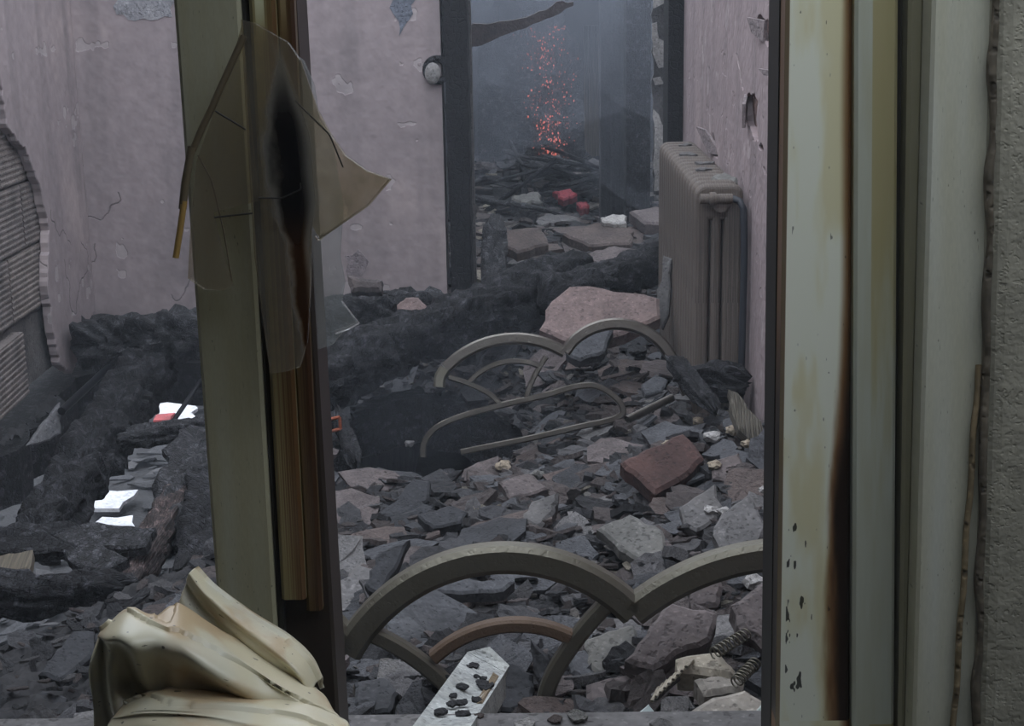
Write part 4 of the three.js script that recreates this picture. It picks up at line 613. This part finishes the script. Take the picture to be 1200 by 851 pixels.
// wires of the bed mesh at the lower left, and coil springs at the lower right
{
  const wire = M({ color: new THREE.Color().setRGB(0.32, 0.3, 0.27), metalness: 0.4, roughness: 0.6 });
  const g = grp('bed_wire_mesh', 'thin wires of a bed base over the dark gap at lower left', 'wire mesh', Z(470, 835, 2.25));
  for (const [a, b] of [[[494, 768], [476, 838]], [[452, 806], [520, 796]], [[520, 770], [508, 838]]]) part(g, 'wire', muv(new THREE.TubeGeometry(new THREE.CatmullRomCurve3([Z(...a, 2.26), Z((a[0] + b[0]) / 2 + 2, (a[1] + b[1]) / 2 + 1, 2.25), Z(...b, 2.24)]), 12, 0.0016, 5)), wire);
  const coil = (label, p, q, r, turns) => { const a = Z(...p), b = Z(...q), d = b.clone().sub(a), l = d.length(); d.normalize(); const u = d.clone().cross(V(0, 0, 1)).normalize(), v = d.clone().cross(u), pts = []; for (let i = 0; i <= turns * 12; i++) { const t = i / (turns * 12), an = t * turns * 6.2832; pts.push(a.clone().addScaledVector(d, t * l).addScaledVector(u, Math.cos(an) * r).addScaledVector(v, Math.sin(an) * r)); } top(centred(muv(new THREE.TubeGeometry(new THREE.CatmullRomCurve3(pts), turns * 14, 0.0014, 5)), bronze), 'coil_spring', label, 'spring'); };
  coil('upper coil spring between the slabs at lower right', [836, 766, 1.98], [876, 742, 2.02], 0.008, 9); coil('lower coil spring beside the foam block at lower right', [862, 800, 1.93], [886, 776, 1.97], 0.008, 8);
}
// debris at the bottom edge
{
  const white = M({ color: new THREE.Color().setRGB(0.62, 0.65, 0.62), map: rep(T.stone, 5), bumpMap: rep(T.stoneB, 5), bumpScale: 0.006, roughness: 0.7 }), foam = stoneMat(0.47, 0.42, 0.33), plaster = stoneMat(0.45, 0.41, 0.35);
  const pw = (p) => Z(...p);
  const plank = grp('broken_plank', 'white painted broken plank leaning out over the sill at the bottom centre', 'plank', pw([520, 845, 1.4]));
  const tube = (quad, th, mat, name, label) => { // a slab between four corners given left, right, far right, far left
    const [a, b, c, d] = quad.map(pw), n = b.clone().sub(a).cross(d.clone().sub(a)).normalize().multiplyScalar(th); const v = [a, b, c, d, ...[a, b, c, d].map((q) => q.clone().sub(n))], f = [[0, 1, 2, 3], [7, 6, 5, 4], [0, 4, 5, 1], [1, 5, 6, 2], [2, 6, 7, 3], [3, 7, 4, 0]], pos = []; for (const [i, j, k, l] of f) for (const q of [i, j, k, i, k, l]) pos.push(v[q].x, v[q].y, v[q].z); const g = new THREE.BufferGeometry(); g.setAttribute('position', new THREE.Float32BufferAttribute(pos, 3)); g.computeVertexNormals(); return part(plank, name, muv(g), mat, label); };
  tube([[468, 872, 1.2], [540, 870, 1.2], [592, 788, 1.58], [548, 764, 1.6]], 0.028, white, 'board'); tube([[548, 764, 1.598], [592, 788, 1.578], [597, 780, 1.6], [574, 758, 1.615]], 0.018, white, 'splintered_tip'); tube([[556, 826, 1.385], [564, 822, 1.385], [584, 792, 1.55], [578, 788, 1.55]], 0.008, stoneMat(0.33, 0.25, 0.15), 'bare_wood', 'bare tan wood on the edge');
  for (let i = 0; i < 14; i++) { const t = H(i, 3, 9), s = H(i, 5, 9), m = new THREE.Mesh(flakes[i], tones.slateDark); m.name = 'char_crumb'; const tt = 0.25 + 0.7 * t, q = pw([468, 872, 1.2]).lerp(pw([548, 764, 1.6]), tt).lerp(pw([540, 870, 1.2]).lerp(pw([592, 788, 1.58]), tt), 0.1 + 0.8 * H(i, 8, 9)); m.scale.setScalar(0.006 + 0.011 * s); m.scale.y *= 2; plank.updateWorldMatrix(true, false); m.position.copy(q.sub(plank.position)); m.castShadow = m.receiveShadow = true; plank.add(m); }
  const bl = (name, label, px, mat, o) => slab(name, label, 'chunk', px, mat, o);
  bl('foam_block', 'cream foam block lying at lower right above the ribbed scrap', [[793, 776], [806, 772], [840, 768], [860, 790], [862, 798], [820, 792], [796, 790]], foam, { d: 2.0, nz: 0.4, t: 0.035, rough: 0.02 });
  bl('plaster_chunk', 'cream plaster chunk under the foam block', [[815, 800], [838, 796], [870, 800], [868, 812], [826, 818]], plaster, { d: 1.95, nz: 0.3, t: 0.03 });
  const rib = grp('ribbed_scrap', 'pale ribbed plastic scrap under the foam block', 'scrap', Z(790, 815, 1.97)); for (let i = 0; i < 9; i++) part(rib, 'rib', muv(new THREE.TubeGeometry(new THREE.LineCurve3(Z(764 + i * 5, 822 - i * 5, 1.97), Z(772 + i * 5, 806 - i * 4, 2.0)), 3, 0.0028, 5)), foam); part(rib, 'backing', muv(new THREE.TubeGeometry(new THREE.LineCurve3(Z(766, 818, 1.99), Z(812, 778, 2.0)), 6, 0.006, 6)), tones.ash);
  bl('plaster_chunk', 'broad dusty plaster chunk in the lower right corner', [[800, 842], [836, 822], [872, 814], [900, 830], [900, 870], [810, 872]], plaster, { d: 1.75, nz: 0.4, t: 0.04 });
  bl('glass_fragment', 'greenish glass fragment at the bottom right beside the sash', [[886, 834], [904, 812], [908, 850], [884, 868]], MP({ color: new THREE.Color(0.72, 0.82, 0.78), transmission: 0.6, roughness: 0.3 }), { d: 1.5, nz: 1, t: 0.005, rough: 0.02 });
  bl('glass_fragment', 'pale glass fragment at the bottom edge left of the plaster chunk', [[742, 842], [760, 826], [776, 848], [752, 862]], MP({ color: new THREE.Color(0.72, 0.82, 0.82), transmission: 0.6, roughness: 0.3 }), { d: 1.5, nz: 0.8, t: 0.005, rough: 0.02 });
  // square orange tube end by the mullion
  const ob = grp('orange_tube', 'small square orange tube end beside the mullion at the pit', 'tube', Z(391, 500, 4.2)); const om = stoneMat(0.5, 0.13, 0.06); for (const [p, q] of [[[384, 492], [398, 489]], [[398, 489], [399, 503]], [[399, 503], [385, 506]], [[385, 506], [384, 492]]]) part(ob, 'tube_side', muv(new THREE.TubeGeometry(new THREE.LineCurve3(Z(...p, 4.2), Z(...q, 4.2)), 2, 0.005, 4)), om);
}
// crumbs on the sill
{
  for (let i = 0; i < 26; i++) { const x = rr(-0.13, 0.16), z = rr(-1.33, -1.2), s = rr(0.008, 0.026), m = new THREE.Mesh(flakes[i % 16], tones[['ash', 'slateDark', 'olive', 'brown', 'white'][i % 5]]); m.position.set(x, SILL + s * 0.12, z); m.rotation.y = rr(0, 6); m.scale.set(s, s * 1.6, s * 0.8); top(m, 'sill_crumb', ['ash grey', 'black', 'olive', 'brown', 'white'][i % 5] + ' crumb of debris lying on the dusty inner sill', 'crumb', 'crumbs on the inner sill'); }
}
// ------------------------------------------------------------------ radiator
{
  const rm = M({ color: new THREE.Color().setRGB(0.32, 0.275, 0.25), map: rep(T.wood, 6, 2), bumpMap: rep(T.stoneB, 5), bumpScale: 0.003, roughness: 0.7 });
  const z0 = -4.25, z1 = -5.45, y0 = 0.1, y1 = 0.93, xf = XR - 0.145, xb = XR - 0.02, N = 16;
  const g = grp('radiator', 'soot stained steel column radiator standing against the right wall', 'radiator', V((xf + xb) / 2, y0, (z0 + z1) / 2));
  const w = xb - xf, h = y1 - y0, r = 0.03, s = new THREE.Shape(); s.moveTo(0, r); s.lineTo(0, h - r); s.quadraticCurveTo(0, h, r, h); s.lineTo(w - r, h); s.quadraticCurveTo(w, h, w, h - r); s.lineTo(w, r); s.quadraticCurveTo(w, 0, w - r, 0); s.lineTo(r, 0); s.quadraticCurveTo(0, 0, 0, r);
  for (let k = 0; k < 2; k++) { const x = 0.034 + k * 0.034 + 0.004, hw = 0.0075, p = new THREE.Path(); p.moveTo(x - hw, 0.09); p.lineTo(x + hw, 0.09); p.lineTo(x + hw, h - 0.09); p.lineTo(x - hw, h - 0.09); s.holes.push(p); }
  const eg = new THREE.ExtrudeGeometry(s, { depth: 0.026, bevelEnabled: true, bevelSize: 0.011, bevelThickness: 0.013, bevelSegments: 3, bevelOffset: -0.006, curveSegments: 5 });
  muv(eg); const step = (z0 - z1) / N;
  for (let i = 0; i < N; i++) { const m = new THREE.Mesh(eg, rm); m.name = 'section'; m.castShadow = m.receiveShadow = true; m.position.set(xf - g.position.x, 0, z0 - i * step - step * 0.7 - g.position.z); g.add(m); }
  for (const y of [y0 + 0.05, y1 - 0.05]) part(g, 'header_pipe', muv(new THREE.CylinderGeometry(0.02, 0.02, z0 - z1 + 0.02, 10).rotateX(Math.PI / 2).translate((xf + xb) / 2, y, (z0 + z1) / 2)), rm);
  part(g, 'valve', muv(new THREE.CylinderGeometry(0.014, 0.014, 0.09, 10).rotateZ(Math.PI / 2).translate(xf + 0.05, y1 - 0.03, z0 + 0.012)), rm, 'valve stub at the near top corner'); part(g, 'valve_nut', muv(new THREE.CylinderGeometry(0.02, 0.02, 0.018, 6).rotateZ(Math.PI / 2).translate(xf + 0.04, y1 - 0.03, z0 + 0.012)), rm);
  part(g, 'supply_pipe', muv(new THREE.TubeGeometry(new THREE.CatmullRomCurve3([V(xf + 0.095, y1 - 0.03, z0 + 0.012), V(xf + 0.118, y1 - 0.04, z0 + 0.03), V(xf + 0.125, y1 - 0.1, z0 + 0.035), V(xf + 0.125, 0.2, z0 + 0.035)]), 30, 0.01, 8)), M({ color: 0x2c2f36, roughness: 0.6 }), 'dark supply pipe');
  slab('plaster_chunk', 'pale plaster chunk resting on the near top end of the radiator', 'chunk', [[836, 208], [848, 204], [864, 212], [860, 222], [842, 224], [836, 218]], tones.olive, { d: 4.38, nz: 0.4, t: 0.03, rough: 0.12 });
  for (const [px, d, k] of [[800, 5.3, 1], [812, 5.0, 2], [822, 4.75, 3], [852, 4.6, 4]]) { const m = new THREE.Mesh(flakes[k], tones.ash); const q = V(XR - 0.09 + 0.02 * (k % 2), 0.935, -d); m.position.copy(q); m.scale.set(0.07, 0.1, 0.05); m.rotation.y = k; top(m, 'plaster_flake', 'dusty plaster flake lying on top of the radiator', 'plaster flake', 'flakes on the radiator'); }
}
// ------------------------------------------------------------------ doorway and what lies beyond
{
  const d = grp('door_1', 'burnt door casing blackened to charcoal around the open doorway', 'door frame', null, null, 'structure');
  const a = Z(519, 0, 6.08), b = Z(531, 345, 6.08), c = Z(546, 0, 6.08), e = Z(552, 345, 6.08); const ln = (p, q, y) => p.x + (q.x - p.x) * (y - p.y) / (q.y - p.y);
  const sh = shapeOf(jag([[ln(a, b, 0), 0], [ln(c, e, 0), 0], [ln(c, e, 2.12), 2.12], [ln(a, b, 2.12), 2.12]], 0.004, 0.05, 77)); const g = new THREE.ExtrudeGeometry(sh, { depth: 0.22, bevelEnabled: true, bevelSize: 0.004, bevelThickness: 0.004, bevelSegments: 1 }); g.translate(0, 0, ZB - 0.2); part(d, 'jamb', muv(g), charBlack, 'charred left jamb');
  part(d, 'plaster_reveal', box(ln(c, e, 1) - 0.002, ln(c, e, 1) + 0.012, 0, 2.1, ZB - 0.26, ZB - 0.215), tones.ash, 'thin pale reveal edge');
  const r0 = Z(783, 120, 6.08).x; part(d, 'jamb', box(r0, r0 + 0.06, 0, 2.12, ZB - 0.2, ZB + 0.01), charBlack, 'charred right jamb'); part(d, 'jamb_reveal', box(r0 + 0.06, XR + 0.02, 0, 2.12, ZB - 0.2, ZB - 0.01), charBlack);
  part(d, 'head', box(ln(a, b, 2.1), XR, 2.1, 2.2, ZB - 0.2, ZB + 0.02), charMat, 'charred door head');
  // round box let into the plaster at the edge of the doorway
  const jb = grp('junction_box', 'round white capped box in the plaster at the left edge of the doorway', 'junction box', Z(508, 85, 6.09)); part(jb, 'ring', muv(new THREE.TorusGeometry(0.043, 0.014, 8, 24).translate(Z(512, 82, 6.09).x, Z(512, 82, 6.09).y, -6.09)), charMat, 'blackened ring'); part(jb, 'cap', muv(new THREE.SphereGeometry(0.042, 20, 12).scale(0.75, 1, 0.35).translate(Z(507, 86, 6.08).x, Z(507, 86, 6.08).y, -6.08)), tones.white, 'pale cap');
}
{
  const soot = stoneMat(0.05, 0.052, 0.06), post = M({ color: new THREE.Color().setRGB(0.26, 0.23, 0.2), map: rep(T.wood, 3, 1), bumpMap: rep(T.woodB, 3, 1), bumpScale: 0.01, roughness: 0.9 });
  const h = grp('wall_hall', 'smoke blackened walls of the burnt hall beyond the doorway', 'wall', null, null, 'structure');
  part(h, 'rear', box(-0.72, 1.7, 0, 2.6, -10.2, -10.0), soot); part(h, 'side', box(1.5, 1.7, 0, 2.2, -10.0, -6.32), soot); part(h, 'left_return', box(-0.72, -0.55, 0, 1.6, -10.0, -6.32), soot);
  top(new THREE.Mesh(muv(new THREE.ExtrudeGeometry(shapeOf(jag([[684, 30], [703, 30], [705, 182], [694, 184], [686, 176]].map((q) => { const p = Z(...q, 8.4); return [p.x, p.y]; }).reverse(), 0.004, 0.08, 3)), { depth: 0.06, bevelEnabled: false }).translate(0, 0, -8.46)), post), 'timber_post', 'pale grey timber board hanging beyond the doorway', 'timber');
  const col = (name, label, l, r, d, dep, mat, bot) => { const a = Z(l, 100, d), b = Z(r, 100, d); const g = []; const n = 5, w = (b.x - a.x) / n; for (let i = 0; i < n; i++) g.push(box(a.x + i * w, a.x + (i + 0.8) * w, bot, 3.0, -d - dep, -d - 0.012 * (i % 2)), box(a.x + (i + 0.8) * w, a.x + (i + 1) * w, bot, 3.0, -d - dep, -d - 0.02)); return top(centred(mergeGeometries(g), mat), name, label, 'post'); };
  col('burnt_post', 'blackened panelled post right of the pale timber board', 704, 734, 8.0, 0.2, soot, 0.1); col('burnt_post', 'blackened fluted post next to the peeling white strip', 734, 763, 7.6, 0.2, charMat, 0.1);
  // peeling strip of white plaster inside the doorway
  const st = grp('plaster_strip', 'strip of peeling white plaster on the right inside the doorway', 'plaster', Z(773, 226, 6.45)); const flat = (px, d, th) => { const w = px.map((q) => { const p = Z(...q, d); return [p.x, p.y]; }); if (sideOf(w) < 0) w.reverse(); const g = new THREE.ExtrudeGeometry(shapeOf(jag(w, 0.006, 0.03, 13)), { depth: th, bevelEnabled: false }); g.translate(0, 0, -d - th); return muv(g); };
  part(st, 'backing', flat([[763, -150], [785, -150], [786, 228], [766, 228]], 6.5, 0.03), stoneMat(0.14, 0.14, 0.145)); for (const q of [[[764, 28], [770, 26], [772, 45], [782, 50], [781, 78], [772, 80], [765, 62]], [[766, 128], [772, 134], [776, 146], [782, 150], [783, 222], [767, 224]], [[765, 92], [774, 90], [778, 98], [768, 100]], [[764, -60], [780, -70], [778, 4], [766, 10]]]) part(st, 'flake', flat(q, 6.465, 0.012), stoneMat(0.62, 0.6, 0.58));
  // fallen ceiling board across the top of the doorway
  top(centred(flat([[540, 62], [540, 32], [562, 28], [600, 24], [640, 12], [652, 2], [672, 2], [672, 7], [640, 22], [600, 38]], 7.0, 0.08), stoneMat(0.1, 0.075, 0.07)), 'ceiling_board', 'brown broken ceiling board slanting across the top of the doorway', 'board');
  // burnt partition dotted with embers
  const part_ = grp('burnt_partition', 'burnt partition speckled with glowing embers beyond the doorway', 'partition', Z(640, 230, 9.3)); part(part_, 'face', flat([[560, 40], [600, 20], [684, -40], [690, 214], [600, 214], [560, 205]], 9.3, 0.08), charMat);
  const em = M({ color: 0x220805, emissive: new THREE.Color(1.0, 0.22, 0.16), emissiveIntensity: 0.26, roughness: 1 }), pts = []; for (let i = 0; i < 420; i++) { const t = rnd(), lo = rnd() < 0.35, px = lo ? 648 + (rnd() + rnd() - 1) * 26 : 648 + (rnd() + rnd() - 1) * 38 - 10 * (1 - t), py = lo ? 142 + rnd() * 46 : 30 + t * 118; pts.push(Z(px, py, 9.285)); }
  const im = new THREE.InstancedMesh(flakes[2], em, pts.length); im.name = 'embers'; pts.forEach((p, i) => { const s = rr(0.003, 0.01); tmp.position.copy(p); tmp.rotation.set(1.57 + rr(-0.3, 0.3), 0, rr(0, 6)); tmp.scale.set(s, s, s * rr(0.7, 2)); tmp.updateMatrix(); im.setMatrixAt(i, tmp.matrix); }); im.position.copy(part_.position).negate(); im.userData.kind = 'stuff'; im.userData.label = 'glowing red embers'; part_.add(im);
  const sticks = [['burnt stick lying beyond the doorway, left one', [590, 176, 9.1], [680, 214, 8.7]], ['burnt stick lying beyond the doorway, right one', [620, 206, 8.6], [700, 196, 8.9]], ['burnt lath across the doorway floor', [548, 232, 7.8], [660, 250, 7.5]]]; sticks.forEach(([label, p, q], i) => beam(label, p, q, 0.04, 0.03, 101 + i, charGrey, { name: 'burnt_lath', per: 12 }));
  const ash = grp('ash_heap', 'dark heap of burnt laths at the rear of the hall', 'heap', Z(650, 215, 9.0)); for (let i = 0; i < 26; i++) { const c = Z(590 + 110 * rnd(), 190 + 36 * rnd(), 8.5 + 0.45 * rnd()), d = V(rr(-1, 1), rr(-0.25, 0.3), rr(-0.5, 0.5)).normalize().multiplyScalar(rr(0.1, 0.3)); part(ash, 'lath', charBeam(c.clone().sub(d), c.clone().add(d), rr(0.02, 0.05), rr(0.015, 0.03), 120 + i, { per: 10 }), i % 3 ? charMat : charGrey); }
}
// smoke drifting in the hall and over the pit
{
  const mk = (list, name, label, op) => { const gs = list.map(([x, y, z, a, b, c], i) => { const g = new THREE.IcosahedronGeometry(1, 5), p = g.attributes.position; for (let k = 0; k < p.count; k++) { const q = V().fromBufferAttribute(p, k), f = 0.75 + 0.5 * fbm(0.5 + q.x * 0.1 + i, 0.5 + q.y * 0.1 + q.z * 0.07, 9, 3, 900 + i); p.setXYZ(k, q.x * f * a + x, q.y * f * b + y, q.z * f * c + z); } g.deleteAttribute('uv'); return g; }); const g = mergeGeometries(gs); g.computeVertexNormals(); const m = top(new THREE.Mesh(g, M({ color: new THREE.Color().setRGB(0.66, 0.72, 0.84), roughness: 1, transparent: true, opacity: op, depthWrite: false })), name, label, 'smoke', null, 'stuff'); m.castShadow = false; };
  seed = 4242; const hall = []; for (let i = 0; i < 26; i++) hall.push([rr(-0.45, 0.75), rr(0.85, 2.2), rr(-9.0, -6.9), rr(0.25, 0.6), rr(0.35, 0.7), rr(0.2, 0.35)]); for (let i = 0; i < 9; i++) hall.push([rr(-0.5, 0.05), rr(1.2, 2.0), rr(-8.8, -7.0), rr(0.35, 0.6), rr(0.4, 0.7), 0.3]);
  mk(hall, 'smoke', 'pale blue smoke hanging in the hall beyond the doorway', 0.023);
  mk([[-0.3, 0.3, -4.5, 0.25, 0.2, 0.3], [-0.1, 0.35, -4.4, 0.2, 0.22, 0.2], [-0.35, 0.25, -4.2, 0.2, 0.18, 0.15]], 'smoke', 'thin smoke rising from the pit behind the far bed frame', 0.005);
}
renderer.render(scene, camera);
